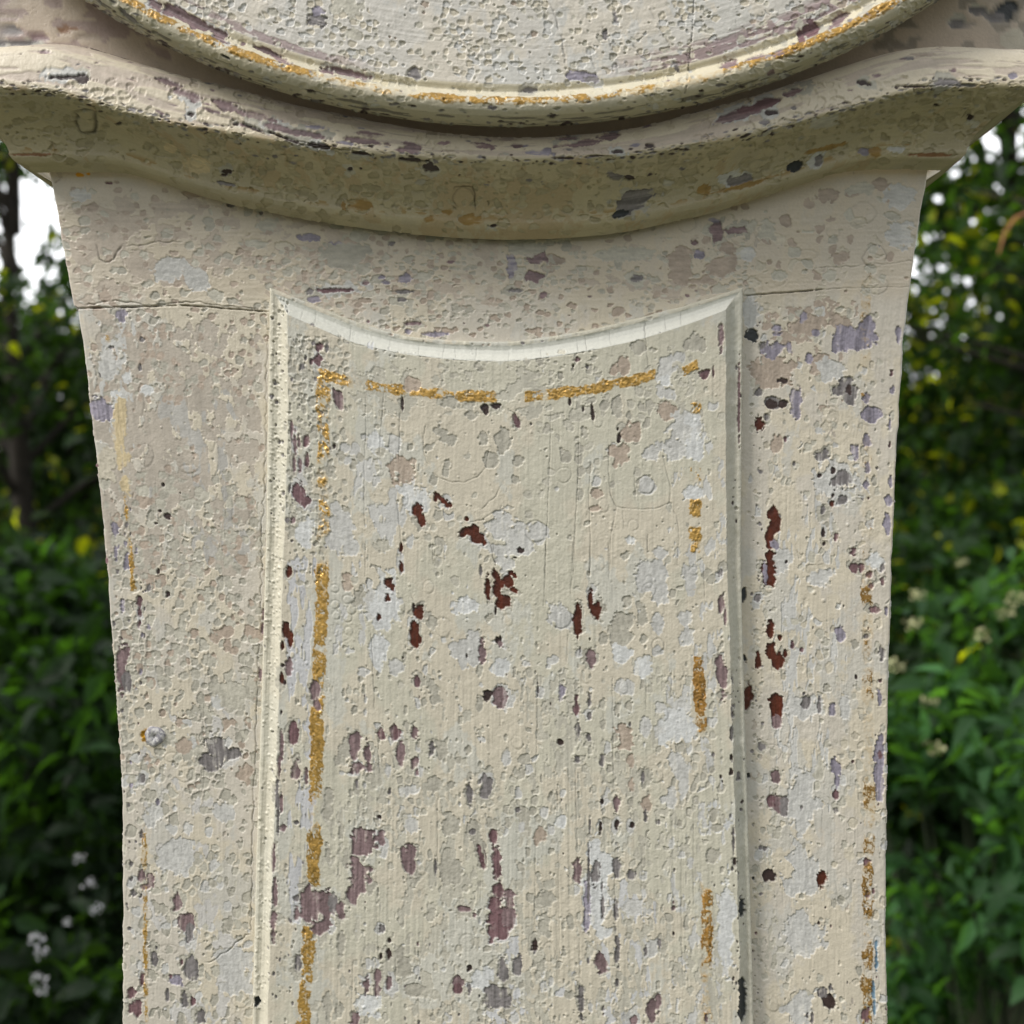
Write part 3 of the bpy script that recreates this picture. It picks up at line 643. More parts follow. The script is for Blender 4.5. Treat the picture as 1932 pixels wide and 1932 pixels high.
put(dr, .2646, 447.2, 1022.2, """1630 450 100 84 W;900 390 65 66 G;960 400 50 110 L;1060 420 96 190 W;1020 760 66 110 W;790 310 40 42 T;785 245 38 32 T;1390 590 35 48 G;1590 780 72 86 L;1690 760 74 106 L
1400 1030 40 56 G;1415 1120 35 34 G;1130 880 50 66 L;900 920 42 32 L;770 1500 54 86 G;1470 1480 45 66 G;1180 1770 22 48 L;820 1790 15 25 G;1530 1730 25 28 G;1410 1720 45 46 G
1650 1480 30 40 G;1920 1560 30 50 L;1860 900 70 60 W;1000 1700 30 40 Z
380 210 17 38 B;355 625 22 62 B;385 690 20 66 B -8;330 740 11 26 B;335 878 12 12 D;325 975 15 36 B;345 1000 10 14 D;380 890 28 52 P;410 1350 28 72 M;425 1630 38 72 P;500 1650 14 60 P
325 1450 14 110 P;310 1600 12 80 P;290 1800 18 130 S;320 1850 15 80 P;185 510 15 44 P;185 600 12 44 P;565 1050 34 66 P;580 1160 24 46 P;1085 290 34 44 B;1075 400 22 34 B;1112 322 20 34 B
1015 535 16 22 B;1175 185 14 38 B;1175 40 14 40 B;1295 510 36 52 B;1265 600 30 50 B;1275 690 30 62 B;1250 650 22 30 B;1263 465 10 24 D;1285 995 21 44 M;1740 220 12 38 S;1750 770 24 100 P
1855 695 34 36 D;1880 730 22 24 P;1640 810 6 12 D;1880 1110 44 84 P;1785 1090 28 34 D;1035 1365 32 50 M;1130 1350 48 72 M;1270 1345 28 52 P;1170 1500 28 88 P;1270 1580 28 46 P;1285 1630 14 30 P
845 1470 36 100 P;935 1520 26 100 P;870 1600 74 42 P;950 1605 24 38 P;1390 1480 20 48 S;860 1710 14 38 S;1660 1780 25 78 S;1770 1740 42 70 S;1740 1700 50 20 S -30;1185 825 7 10 D""")
put(dr, .2646, 894.4, 1022.2, """270 60 150 56 L;230 150 80 76 L;615 520 76 84 L;1090 100 35 38 G;1330 75 40 40 L;1260 250 112 100 L;1330 380 70 70 L;1060 630 88 136 G;1060 790 72 56 W;1050 1030 70 58 L;1205 690 36 48 G
1310 580 45 64 L;1300 770 34 34 L;1200 520 32 78 G;1090 430 40 48 G;1540 230 50 66 L;1510 550 50 54 L;1520 680 60 66 L;1200 880 52 90 W;920 690 30 34 G;470 1060 36 50 L;555 850 38 38 L;370 865 30 25 L
1020 1190 25 50 G;1105 1170 28 44 G;1070 1390 76 94 T;1115 1560 28 48 T;1115 1720 22 48 T;1225 1690 42 78 G;1220 1310 40 76 L;1320 1180 40 48 L;1480 1160 40 44 L;1330 1330 50 66 L;1450 1320 130 130 W
1430 1550 60 96 L;1490 1700 30 140 L;230 1540 34 70 L;340 1650 35 44 G;350 1540 40 44 G;1230 1860 28 50 T
330 65 25 24 D;290 112 16 8 D;150 220 22 60 B;98 330 19 100 B;165 310 26 84 B;200 300 20 26 B;250 290 34 50 B;205 430 46 44 B;280 340 34 20 B 25;265 220 20 22 B;290 240 16 26 B -30;155 490 8 26 D
740 560 26 120 B;830 420 22 76 B;865 480 38 56 B;835 830 28 58 P;825 690 10 14 D;455 1050 10 44 S;625 1080 25 74 I;730 1170 20 62 M;740 1330 22 74 S;825 1110 18 44 S;820 1240 16 34 S;820 1385 18 34 S
610 1425 24 22 D;735 1540 26 34 S;915 1555 25 46 S;1200 1680 13 34 S;1750 225 18 28 S;1755 440 28 68 P;1785 540 12 60 P;1745 900 25 106 P;1775 1000 25 86 P;1015 1855 28 56 P;755 770 7 26 S
1835 1200 8 60 S;1830 1370 10 50 D;1830 1530 12 20 D;1840 990 12 26 S""")
put(dr, .2646, 447.2, 1469.4, """1530 620 76 126 G;1520 310 70 76 G;1680 350 40 56 G;1160 1220 25 44 G;650 1620 30 86 G;740 1650 36 54 G;1390 950 50 66 G 20;1200 1350 60 78 G;1270 1490 56 44 G;950 1590 130 90 W;1760 1430 120 80 W
660 100 30 50 G;655 230 30 50 G;750 370 22 60 G;655 500 20 80 G;750 1150 26 80 G;1250 330 50 70 L
900 432 82 92 P;1035 405 26 52 P;1235 575 38 96 P;1190 540 18 70 P;875 680 74 110 P;830 800 46 70 P -20;550 900 72 130 P;640 900 66 130 P;600 1050 56 50 P;690 880 32 86 S;740 930 30 50 P
1020 265 22 20 D;425 840 18 24 S;430 950 18 48 P;430 305 16 16 S;265 560 14 90 P;275 800 18 90 P;265 1020 28 90 P;330 340 25 30 P;300 250 12 140 S;1040 1065 22 34 S;1090 1145 14 22 D;1088 1230 18 40 D
1028 1255 12 26 D;930 1470 25 58 P;1010 1400 22 60 P;1000 1500 32 48 P;1085 1430 20 54 P;1580 1430 44 50 P;1575 1480 30 36 M;1660 1340 20 28 D;1660 1490 15 58 S;440 1310 25 58 S;840 1700 34 50 P;1680 370 20 20 S
1830 400 22 44 M;1755 540 20 76 M -12;1850 620 44 126 M;1870 960 72 146 M;1620 915 54 22 P;1700 960 14 20 P;1418 620 8 60 S""")
put(dr, .2646, 894.4, 1469.4, """880 780 104 320 W;870 520 60 90 W;1130 910 100 76 L;1260 1190 50 66 L;350 230 56 54 G;1225 170 35 58 T;1400 140 36 76 L;1700 530 50 58 G;1720 340 42 25 G;1700 250 30 40 G;1790 950 56 380 W;480 1320 36 56 G
500 850 60 50 G;510 1030 40 80 G;460 400 40 60 T;680 1000 30 60 G;540 740 34 30 Z;620 300 40 50 W
130 400 20 44 M;55 560 18 80 M -14;150 580 38 118 M;165 780 46 60 M;160 980 60 146 M;245 930 54 140 P;200 1090 70 50 M;205 1330 38 88 S;305 1325 34 52 S;430 1180 25 38 D;165 1550 80 78 S;130 1500 50 40 S
735 630 35 88 P;865 660 36 86 S;1020 630 26 86 S;1120 670 28 44 S;805 900 24 170 I;815 700 10 200 S;1010 950 18 96 S;890 1310 54 82 P;1020 1230 22 110 S;1020 1440 14 24 S;760 1600 30 120 S;920 1620 20 30 S
1260 1660 46 80 P;1310 1600 20 76 P;1140 1710 22 34 P;1650 1690 15 38 P;1015 165 28 56 P;900 330 12 52 D;1015 325 17 32 D;1125 320 16 24 D;1310 300 24 28 S;825 320 8 50 S;910 160 14 24 D;310 215 20 20 S;1220 260 14 48 S
915 900 14 90 S;910 760 8 40 S;1220 1210 16 50 S;1320 1160 14 30 S""")
put(dr, .3717, 1293.1, 1213.9, "292 1820 24 88 K;290 1340 15 44 K;275 680 10 24 S;235 450 8 40 S;240 1000 7 60 S;230 650 9 16 D;245 1100 10 20 D;190 180 20 100 P")
dr.chip(484, 1893, 7.6, 10.5, 'K', depth=.5, rough=.12, tint=srgb(26, 28, 28))
for _ in range(450):
    dr.blister(RNG.uniform(550, 1362), RNG.uniform(660, 1960), RNG.uniform(1.6, 4.0), RNG.uniform(.06, .22))
for _ in range(260):
    v = RNG.uniform(560, 1200); dr.blister(RNG.uniform(lo(v) + 3, lf(v) - 4), v, RNG.uniform(1.8, 3.6), RNG.uniform(.15, .4))
for _ in range(120):
    v = RNG.uniform(1200, 1960); dr.blister(RNG.uniform(lo(v) + 3, lf(v) - 4), v, RNG.uniform(1.8, 4.2), RNG.uniform(.1, .4))
for _ in range(55):
    r = RNG.uniform(4, 13); dr.rim(RNG.uniform(580, 1340), RNG.uniform(720, 1950), r, r * RNG.uniform(.9, 1.6), .1, .12)
for (a, b) in ((656, 1130), (664, 1150), (658, 1165), (634, 1140), (636, 1160), (660, 1190), (634, 1110)): dr.rim(a, b, 8, 8, .14, .1)
dr.rim(1218, 915, 15, 15, .14, .25); dr.rim(1240, 1216, 11, 11, .14, .2); dr.rim(1010, 1003, 17, 19, .14, .25); dr.rim(1056, 1160, 20, 23, .12, .2)
gild_v(dr, [(600, 1310), (1000, 1310), (1180, 1312), (1240, 1315), (1340, 1320), (1700, 1332), (1932, 1332)],
       [(600, 0), (758, 0), (762, .8), (778, .7), (782, 0), (880, 0), (884, .8), (905, .6), (910, 0), (940, 0), (945, .95), (972, .8), (978, 0), (992, 0), (996, .9), (1015, .9), (1022, .4), (1040, .6), (1045, 0), (1110, 0), (1112, .4), (1124, .4), (1126, 0), (1900, 0)], 22)
# cracks
Lm = lambda pts, sc_, x0, y0: [(x0 + x * sc_, y0 + y * sc_) for x, y in pts]
for pts in ([(245, 880), (235, 1200), (215, 1700), (205, 1907)], [(418, 930), (415, 1200), (395, 1600), (380, 1907)], [(490, 1200), (478, 1380), (490, 1700), (483, 1907)],
            [(605, 1090), (602, 1250), (612, 1400), (650, 1478), (760, 1488), (890, 1490), (985, 1450), (985, 1350), (940, 1150)],
            [(985, 1450), (1025, 1530), (1040, 1650), (1030, 1850)], [(650, 1478), (620, 1620), (605, 1907)], [(835, 300), (832, 430), (850, 620)], [(760, 1250), (770, 1450)], [(690, 1500), (700, 1620)], [(848, 1640), (845, 1760)]):
    dr.line(Lm(pts, .3016, 966, 511.1), .85, .28, .45, .9)
for pts in ([(1020, 790), (1022, 1000), (1010, 1250), (1015, 1600)], [(1135, 760), (1120, 950), (1105, 1150)], [(1250, 760), (1235, 900), (1225, 1200)], [(1205, 1400), (1235, 1600), (1242, 1800)],
            [(1400, 960), (1378, 1040), (1385, 1150), (1410, 1215)], [(1440, 1260), (1480, 1295), (1560, 1322), (1640, 1322), (1720, 1290), (1770, 1230), (1792, 1110)], [(1865, 1340), (1830, 1410), (1730, 1500)], [(1660, 1570), (1740, 1560), (1830, 1500), (1880, 1500), (1932, 1560)],
            [(1820, 1700), (1812, 1780), (1835, 1840)], [(1440, 1700), (1440, 1850)]):
    dr.line(Lm(pts, .3016, 383.3, 511.1), .85, .28, .4, 1.0)
for pts in ([(510, 0), (502, 300), (495, 480)], [(705, 0), (695, 220), (688, 390)], [(825, 0), (820, 300)], [(958, 0), (958, 270)], [(1225, 980), (1222, 1200)], [(1405, 900), (1400, 1100)], [(455, 900), (450, 1250), (440, 1700)], [(670, 640), (660, 860)], [(1630, 100), (1640, 400)], [(985, 950), (990, 1750)], [(185, 1200), (190, 1330)], [(600, 1700), (590, 1932)], [(720, 1600), (725, 1932)]):
    dr.line(Lm(pts, .2646, 894.4, 1022.2), .8, .24, .35, .8)
for pts in ([(960, 640), (975, 950), (985, 1200)], [(1005, 1300), (1020, 1650)], [(230, 105), (330, 125), (365, 135)], [(1240, 370), (1270, 440)], [(1800, 0), (1840, 150)], [(940, 250), (910, 330), (870, 400)], [(820, 680), (740, 720), (700, 780), (700, 820)], [(1415, 50), (1410, 180)], [(920, 0), (918, 260)]):
    dr.line(Lm(pts, .2646, 447.2, 1022.2), .9, .28, .42, 1.0)
for pts in ([(835, 1280), (820, 1748)], [(1138, 1250), (1130, 1500)], [(1005, 900), (1010, 1300)], [(1435, 60), (1430, 700)], [(960, 560), (965, 700)], [(1740, 700), (1735, 870)]):
    dr.line(Lm(pts, .2646, 447.2, 1469.4), .8, .22, .3, .9)
for pts in ([(440, 400), (430, 1100)], [(600, 400), (610, 1400)], [(725, 0), (735, 540)], [(815, 480), (822, 700)], [(1000, 560), (1000, 1000)], [(465, 1400), (470, 1748)], [(750, 1150), (755, 1400)], [(1200, 450), (1190, 800)], [(1470, 500), (1480, 1400)], [(1560, 300), (1560, 900)]):
    dr.line(Lm(pts, .2646, 894.4, 1469.4), .8, .22, .26, 1.0)
for u in (571, 595, 662, 735, 790, 838, 858, 900, 960, 1020, 1088, 1104, 1150, 1216, 1255, 1286):
    a, b = float(to(u)) + 8, float(tf(u)); dr.line([(u, a + RNG.uniform(0, 14)), (u + RNG.uniform(-5, 3), b)], .75, .16, .42, .7)
dr.line([(u, float(to(u)) + 2) for u in range(620, 1000, 20)], .8, .1, .22, 1.2)
dr.line([(u, float(tf(u)) - 1) for u in range(620, 960, 20)], .9, .25, .25, 2)
dr.line([(u, float(tf(u)) - 1) for u in range(960, 1140, 12)], .9, .3, .5, 2)
dr.finish(.95)
P = dr.points()
qm = .25 * (Q[1:, 1:] + Q[:-1, 1:] + Q[1:, :-1] + Q[:-1, :-1])
door = grid_mesh('door', dr, PAINT, clock, qm >= .999, P)
grid_mesh('door_moulding', dr, PAINT, door, qm < .999, P)

# ---- cornice: coved moulding dipping under the round hood, mitred round both sides
BOT = [(-40, 321), (50, 321), (180, 319), (250, 321), (300, 331), (350, 350), (450, 381), (600, 412), (750, 433), (860, 443), (950, 447), (1060, 444), (1166, 434), (1316, 401), (1416, 370), (1516, 336), (1560, 322), (1600, 315), (1660, 314), (1751, 316), (1900, 316)]
PROF = [(.004, -.0020), (.0075, -.0004), (.0104, .0008), (.0122, .0030), (.0127, .0054), (.0145, .0094), (.0187, .0141), (.0246, .0178), (.0304, .0206), (.0342, .0230), (.0354, .0246), (.0354, .0266), (.0348, .0298), (.0337, .0334), (.0317, .0364), (.0282, .0382), (.018, .0387), (.002, .0388)]
def dense_prof(pr, step):
    p = np.array(pr, float); L = np.concatenate([[0], np.cumsum(np.hypot(*np.diff(p, axis=0).T))])
    # Catmull-Rom
    out = []
    for k in range(len(p) - 1):
        p0, p1, p2, p3 = p[max(k - 1, 0)], p[k], p[k + 1], p[min(k + 2, len(p) - 1)]
        n = max(2, int((L[k + 1] - L[k]) / step) + 1)
        for t in np.linspace(0, 1, n, endpoint=False):
            out.append(.5 * (2 * p1 + (p2 - p0) * t + (2 * p0 - 5 * p1 + 4 * p2 - p3) * t * t + (-p0 + 3 * p1 - 3 * p2 + p3) * t ** 3))
    out.append(p[-1]); return np.array(out)
STEP = PITCH * .48 / 1932
pf = dense_prof(PROF, STEP)
xl, _ = unproj(92, 320, 0); xr, _ = unproj(1752, 320, 0)
ncx = int((xr - xl + .07) / STEP * .95)
sx = np.linspace(0, 1, ncx)
_, zbot = unproj(0, fy_(BOT)(np.linspace(92, 1752, ncx)), .002)
zbot = np.convolve(np.pad(zbot, 25, mode='edge'), np.ones(51) / 51, 'valid')
pp, hh = pf[:, 0][:, None], pf[:, 1][:, None]
kb = np.interp(92 + 1660 * sx, [92, 170, 250, 425, 540, 675, 850, 966, 1116, 1266, 1500, 1620, 1752], [1.5, 1.55, 1.8, 1.8, 1.62, 1.3, .92, .80, .9, 1.2, 1.5, 1.5, 1.4])
kb = np.convolve(np.pad(kb, 40, mode='edge'), np.ones(81) / 81, 'valid')
hx = np.where(hh > .0266, .0266 + (hh - .0266) * kb[None], hh)
X = (xl - pp) + (xr - xl + 2 * pp) * sx[None]; Z = zbot[None] + hx; Y = -pp + 0 * X
back = [.01, .05, .16]
XL = np.concatenate([X[:, :1]] * 3, 1); YL = np.stack([np.full(len(pf), b) for b in back[::-1]], 1); XR = np.concatenate([X[:, -1:]] * 3, 1); YR = np.stack([np.full(len(pf), b) for b in back], 1)
X = np.concatenate([XL, X, XR], 1); Y = np.concatenate([YL, Y, YR], 1); Z = np.concatenate([Z[:, :1]] * 3 + [Z] + [Z[:, -1:]] * 3, 1)
cr = Surf(X, Y, Z, 'h')
base_coat(cr, (193, 182, 150), (189, 179, 151), (184, 165, 130), 100)  # cove shade and green ground bounce put into the olive coat
net(cr, (-40, 150, 2000, 440), dict(V=4, X=2), 20, .42, .14, .26, .7, 10, .7)
PH = np.repeat(np.concatenate([pf[:, 1]])[:, None], cr.w, 1)
bead = smooth(PH, .024, .027)
cr.C[:] += (srgb(222, 211, 190) - cr.C) * (bead * .85)[..., None]  # bead painted paler, as if catching the sky
_bw = bead * smooth(fbm(cr.h, cr.w, 6, 70, 5, .65) + .4 * fbm(cr.h, cr.w, 40, 300, 2), .12, .5) * (1 - smooth(PH, .036, .044))
cr.C[:] += (srgb(172, 154, 150) * (1 + .2 * cr.st + .1 * cr.n1)[..., None] - cr.C) * (_bw * .45)[..., None]; cr.H -= 1.8e-4 * _bw
slope = np.gradient(zbot, (xr - xl) / ncx)
def crot(u, v):
    k = int(np.clip((u - 92) / 1660 * (ncx - 1), 0, ncx - 1)); return -math.degrees(math.atan(slope[k]))
# ochre showing along the bottom arris, grey ground below it
low = np.exp(-((PH - .0058) / .0016) ** 2)
aa = smooth(cr.n2 + .6 * cr.st + .5 * fbm(cr.h, cr.w, 40, 140, 3), .55, .8) * low * .75
cr.C[:] += (PAL['Q'] - cr.C) * aa[..., None]; cr.H -= 8e-5 * aa
def cpits(n, hmin, hmax, r, codes, asp, depth, u0=0, u1=1932, scum=0.):
    rows = np.where((pf[:, 1] >= hmin) & (pf[:, 1] <= hmax))[0]
    ks = list(codes); pr = np.array([codes[k] for k in ks], float); pr /= pr.sum()
    for _ in range(n):
        i = int(RNG.choice(rows)); j = int(RNG.integers(4, cr.w - 4)); u, v = float(cr.U[i, j]), float(cr.V[i, j])
        if not u0 < u < u1: continue
        rr = r[0] + (r[1] - r[0]) * RNG.uniform() ** 2.2; q = math.sqrt(RNG.uniform(*asp)); c = ks[RNG.choice(len(ks), p=pr)]
        cr.chip(u, v, rr / q, rr * q, c, crot(u, v) + RNG.uniform(-8, 8), depth=RNG.uniform(*depth), scum=scum, tint=PAL[c] * RNG.uniform(.92, 1.05))
cpits(620, .005, .024, (2, 10), dict(V=5, X=3), (.45, .95), (.16, .34))
cpits(90, .017, .024, (1.5, 5), dict(S=1.5, D=1, G=2), (.35, .7), (.15, .35))
cpits(560, .0222, .0275, (1.3, 4.5), dict(S=2, D=1.4, G=1.5), (.3, .6), (.15, .35))
cpits(150, .026, .042, (1.5, 7), dict(P=2, S=1, T=2), (.22, .5), (.1, .25), scum=.5)
cpits(90, .026, .034, (2, 14), dict(P=3, I=1), (.12, .3), (.1, .2), u0=120, u1=1250, scum=.6)
put(cr, .5, 0, 0, """170 245 26 24 M;230 252 44 18 M;330 215 80 22 P;450 232 64 18 P 12;90 240 50 22 L;640 310 60 14 P 22;700 352 80 18 P 20;860 402 66 16 P 20;960 432 66 13 P 16;1060 486 60 12 P 18;1370 530 74 12 P 8;1170 505 60 10 P 12
1560 560 40 14 P;900 420 60 10 P 22;1210 552 46 13 D 10;1080 522 62 7 D 22;1360 580 42 7 D 8;1620 632 28 15 D 4;1560 605 50 7 D 4;860 648 22 9 D;845 662 14 6 D;720 430 14 8 D;890 467 12 7 D;950 480 50 6 D 25;860 695 40 8 S 12
755 622 50 30 O;1350 775 50 30 Q;640 560 22 14 O;1780 832 42 22 Q;1620 830 22 12 Q;1690 800 20 10 Q;310 295 26 16 D;250 290 60 7 D;130 583 90 6 R;1580 690 24 10 G;1320 640 10 8 D;1865 852 20 7 D""")
put(cr, .5, 966, 0, """860 430 100 16 P -18;960 385 90 16 M -18;1050 350 60 14 P -18;980 422 24 9 D;1330 312 26 10 D 10;500 500 20 10 P -10;610 488 40 9 P -8;210 520 40 7 P;360 514 50 12 P -4;130 565 14 10 I;80 545 24 10 P;20 550 20 10 P;250 545 76 7 P -4
450 765 74 36 S -22;500 740 40 22 S -20;400 810 36 14 K -15;830 672 56 28 L -12;850 680 40 18 S -10;1060 630 34 22 K -28;1160 602 14 20 S 30;1320 570 20 15 I;1445 565 46 11 L;1380 575 20 22 Q;1180 560 80 9 Q -14;720 715 26 20 Q -10;880 700 80 8 Q -14
1570 585 70 7 R;1730 445 18 14 D;950 460 22 9 S;1065 405 14 9 S;590 690 20 12 Z;445 672 16 10 D;380 665 26 14 S;1180 460 50 22 Z -14;1640 310 60 12 S;1700 322 50 8 S;1520 325 60 5 D;1890 285 18 14 I;1240 280 40 20 C;1550 205 40 6 T;520 547 18 8 D;400 570 22 7 D -4;200 597 40 6 D;320 588 30 5 D""")
# square nail plug on the left, ring crack on the right half
cr.line([(140, 212), (147, 220), (143, 232), (150, 247), (158, 252), (178, 250), (181, 232), (178, 210), (160, 207), (140, 212)], 2.3, .9, .85, .8)
cr.rim(875, 372, 22, 20, .12, .3)
for pts in ([(854, 360), (860, 352), (890, 352), (897, 365), (896, 395)], [(852, 385), (862, 393)], [(540, 258), (600, 275), (680, 287)], [(390, 208), (440, 227), (545, 262)]):
    cr.line(pts, 1.2, .5, .65, 1.5)
for _ in range(60):
    i = int(RNG.choice(np.where((pf[:, 1] > .006) & (pf[:, 1] < .023))[0])); j = int(RNG.integers(10, cr.w - 10)); r = RNG.uniform(4, 14)
    cr.rim(float(cr.U[i, j]), float(cr.V[i, j]), r * 1.3, r, .1, .14)
cr.finish(.95)
grid_mesh('cornice', cr, PAINT, clock)

# ---- hood: flat board behind, round door in front with a gilded rim
RC_Z, RR = .5042, .3400
th = np.concatenate([np.radians(np.linspace(-180, -50, 40)), np.radians(np.arange(-49, 49, math.degrees(STEP / .33))), np.radians(np.linspace(50, 180, 40))])
RP = [(.150, .0440), (.200, .0440), (.250, .0440)] 
rp_f = [(.262, .0440), (.292, .0440), (.308, .0440), (.3150, .0440), (.3190, .0440), (.3225, .0440), (.3250, .0432), (.3265, .0450), (.3290, .0484), (.3320, .0500), (.3344, .0495), (.3363, .0478), (.3375, .0452), (.3381, .0425), (.3381, .0395), (.3376, .0375), (.3362, .0363), (.3335, .0357), (.3290, .0354), (.3150, .0350), (.2950, .0346)]
rpd = dense_prof(rp_f, STEP)
rpd = np.concatenate([np.array(RP), rpd])
r_, p_ = rpd[:, 0][:, None], rpd[:, 1][:, None]
X = r_ * np.sin(th)[None]; Z = RC_Z - r_ * np.cos(th)[None]; Y = -p_ + 0 * X
hd = Surf(X, Y, Z, 'h')
base_coat(hd, (214, 207, 194), (208, 204, 196), (203, 202, 197), 90, 1.2)
RAD = np.repeat(rpd[:, 0][:, None], hd.w, 1); PD = np.repeat(rpd[:, 1][:, None], hd.w, 1)
TH = np.repeat(th[None], hd.h, 0)
prof_i = np.arange(hd.h)[:, None] * np.ones((1, hd.w))
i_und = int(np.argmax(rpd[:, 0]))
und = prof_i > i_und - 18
hd.C[und] += (srgb(184, 176, 146) - hd.C[und]) * .85  # shade under the rim painted in as darker olive
face = RAD < .322
def hrot(u, v): return -math.degrees(math.atan2(u - 966, 1990 - (v - 250)))
fm = lambda u, v: 1.0
fpit = np.where(rpd[:, 0] < .3225)[0]; fpit = fpit[fpit > 4]
def hpits(n, rows, r, codes, asp, depth, scum=0.):
    ks = list(codes); pr = np.array([codes[k] for k in ks], float); pr /= pr.sum()
    for _ in range(n):
        i = int(RNG.choice(rows)); j = int(RNG.integers(44, hd.w - 44)); u, v = float(hd.U[i, j]), float(hd.V[i, j])
        if v < -12 or u < 0 or u > 1932: continue
        rr = r[0] + (r[1] - r[0]) * RNG.uniform() ** 2.2; q = math.sqrt(RNG.uniform(*asp)); c = ks[RNG.choice(len(ks), p=pr)]
        hd.chip(u, v, rr / q, rr * q, c, hrot(u, v) + RNG.uniform(-10, 10), depth=RNG.uniform(*depth), scum=scum, tint=PAL[c] * RNG.uniform(.92, 1.06))
net(hd, (-100, -60, 2050, 200), dict(Z=4, C=3, L=2), 16, .42, .2, .2, .8, 10, .7)
hd.C[~face & ~und] += (srgb(206, 196, 164) - hd.C[~face & ~und]) * .6
_wr = smooth(RAD, .311, .317) * (1 - smooth(RAD, .3215, .3225)) * smooth(np.degrees(TH), 5, 14) + smooth(RAD, .3165, .319) * (1 - smooth(RAD, .3215, .3225)) * .9 * smooth(-np.degrees(TH), 9, 16)
_wa = _wr * smooth(fbm(hd.h, hd.w, 5, 40, 4) + .5 * hd.n1 + .45, .15, .5)
hd.C[:] += (PAL['P'] * 1.12 * (1 + .15 * hd.st)[..., None] - hd.C) * (_wa * .85)[..., None]; hd.H -= 1.5e-4 * _wa
rim_rows = np.arange(np.where(rpd[:, 0] > .323)[0][0], i_und - 8); und_rows = np.arange(i_und - 8, min(hd.h - 5, i_und + 45))
hpits(900, fpit, (2, 8), dict(Z=4, C=2, L=2, G=1), (.6, 1.0), (.12, .3))
hpits(260, fpit, (2, 7), dict(G=3, T=1), (.6, 1.0), (.2, .34))
hpits(150, rim_rows, (1.5, 7), dict(P=1, S=1, Z=3, G=2), (.3, .6), (.12, .3))
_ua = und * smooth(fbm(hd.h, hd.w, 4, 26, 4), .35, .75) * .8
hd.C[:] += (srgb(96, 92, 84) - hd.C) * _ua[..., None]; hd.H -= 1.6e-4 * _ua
hpits(600, und_rows, (1.5, 5), dict(S=2, D=2, G=2), (.25, .55), (.15, .35))
put(hd, .5, 0, 0, """680 55 80 18 P 35;745 88 40 16 P 30;590 18 30 14 P 35;830 130 40 16 P 30;640 40 26 20 P 35;1050 215 50 10 P 25;1150 245 56 11 P 20;1320 275 74 11 P 14;1230 268 40 9 P 18;1400 315 50 8 P 14;1000 190 40 9 P 24
1190 70 36 26 S;1200 40 30 20 I;1560 275 28 26 S;1330 130 30 20 Z;1300 30 60 30 Z;1800 120 50 30 Z;790 200 30 6 K 30;880 235 30 7 K 30;850 215 20 5 K 25;480 60 40 8 S 40;900 170 40 12 T 28""")
put(hd, .5, 966, 0, """270 292 56 22 I;300 300 30 12 S;420 85 14 44 S -20;390 60 10 26 S -20;1190 60 18 28 M;1130 110 30 28 M;1125 80 12 20 M;1290 30 24 18 M;1240 70 50 14 P -35;1180 130 50 16 P -25;1020 195 50 10 P -18;930 215 50 9 P -16
830 240 40 16 P -12;780 255 26 18 I -10;1330 70 50 8 P -35;1400 30 40 8 P -38;640 260 30 24 M -20;620 250 10 30 S -30;270 170 12 24 S;300 120 8 10 S;350 130 9 20 S;1090 140 14 30 M -20;70 340 26 8 S""")
for pts in ([(160, 50), (185, 130), (205, 250)], [(355, 110), (385, 210), (402, 282)], [(520, 40), (560, 110), (600, 180)], [(295, 190), (320, 292)], [(610, 20), (655, 90)], [(440, 150), (490, 215), (540, 262)], [(130, 0), (160, 50)], [(340, 90), (350, 130)]):
    q = [(966 + x * .5, y * .5) for x, y in pts]
    hd.line(q, 1.7, .35, .45, 1.5); 
hd.line([(966 + x * .5, y * .5) for x, y in [(687, -20), (682, 100), (672, 200), (660, 320), (640, 410)]], 1.1, .8, .75, .5)
hd.line([(966 + x * .5, y * .5) for x, y in [(850, 0), (845, 120), (850, 200)]], .8, .2, .35, 1)
hd.line([(825, 120 * .5), (870, 80), (920, 110)], .8, .2, .3, 1)
for _ in range(500):
    i = int(RNG.choice(fpit)); j = int(RNG.integers(44, hd.w - 44)); hd.blister(float(hd.U[i, j]), float(hd.V[i, j]), RNG.uniform(1.8, 4), RNG.uniform(.08, .28))
# gilding round the rim
ph = np.degrees(TH)
kg = np.interp(ph, [-60, -36, -34, -30, -26, -22, -17, -14, -10, -7.5, -6, 0, 4, 7, 9, 12, 15, 17, 20, 24, 27, 30, 34, 36, 60],
               [.55, .6, .6, .8, .7, .75, .75, .45, .3, .5, .8, .8, .75, .7, .35, .25, .3, .6, .75, .7, .85, .95, .7, .6, .5])
gild(hd, np.abs(RAD - .3312) * 1932 / .43 + 99 * (prof_i >= i_und - 2), kg * 1.1, 19, 2.5, (166, 130, 62), metal=.35)
hpits(90, np.arange(np.where(rpd[:, 0] > .3285)[0][0], np.where(rpd[:, 0] > .334)[0][0]), (1.5, 6), dict(C=3, S=1.3, Z=1), (.3, .7), (.0, .2))
hd.finish(.8)
P = hd.points()
i_rim = int(np.where(rpd[:, 0] > .3245)[0][0])
fk = np.zeros((hd.h - 1, hd.w - 1), bool); fk[:i_rim] = True
hood = grid_mesh('hood_door', hd, PAINT, clock, fk, P)
grid_mesh('gilded_rim', hd, PAINT, hood, ~fk, P)
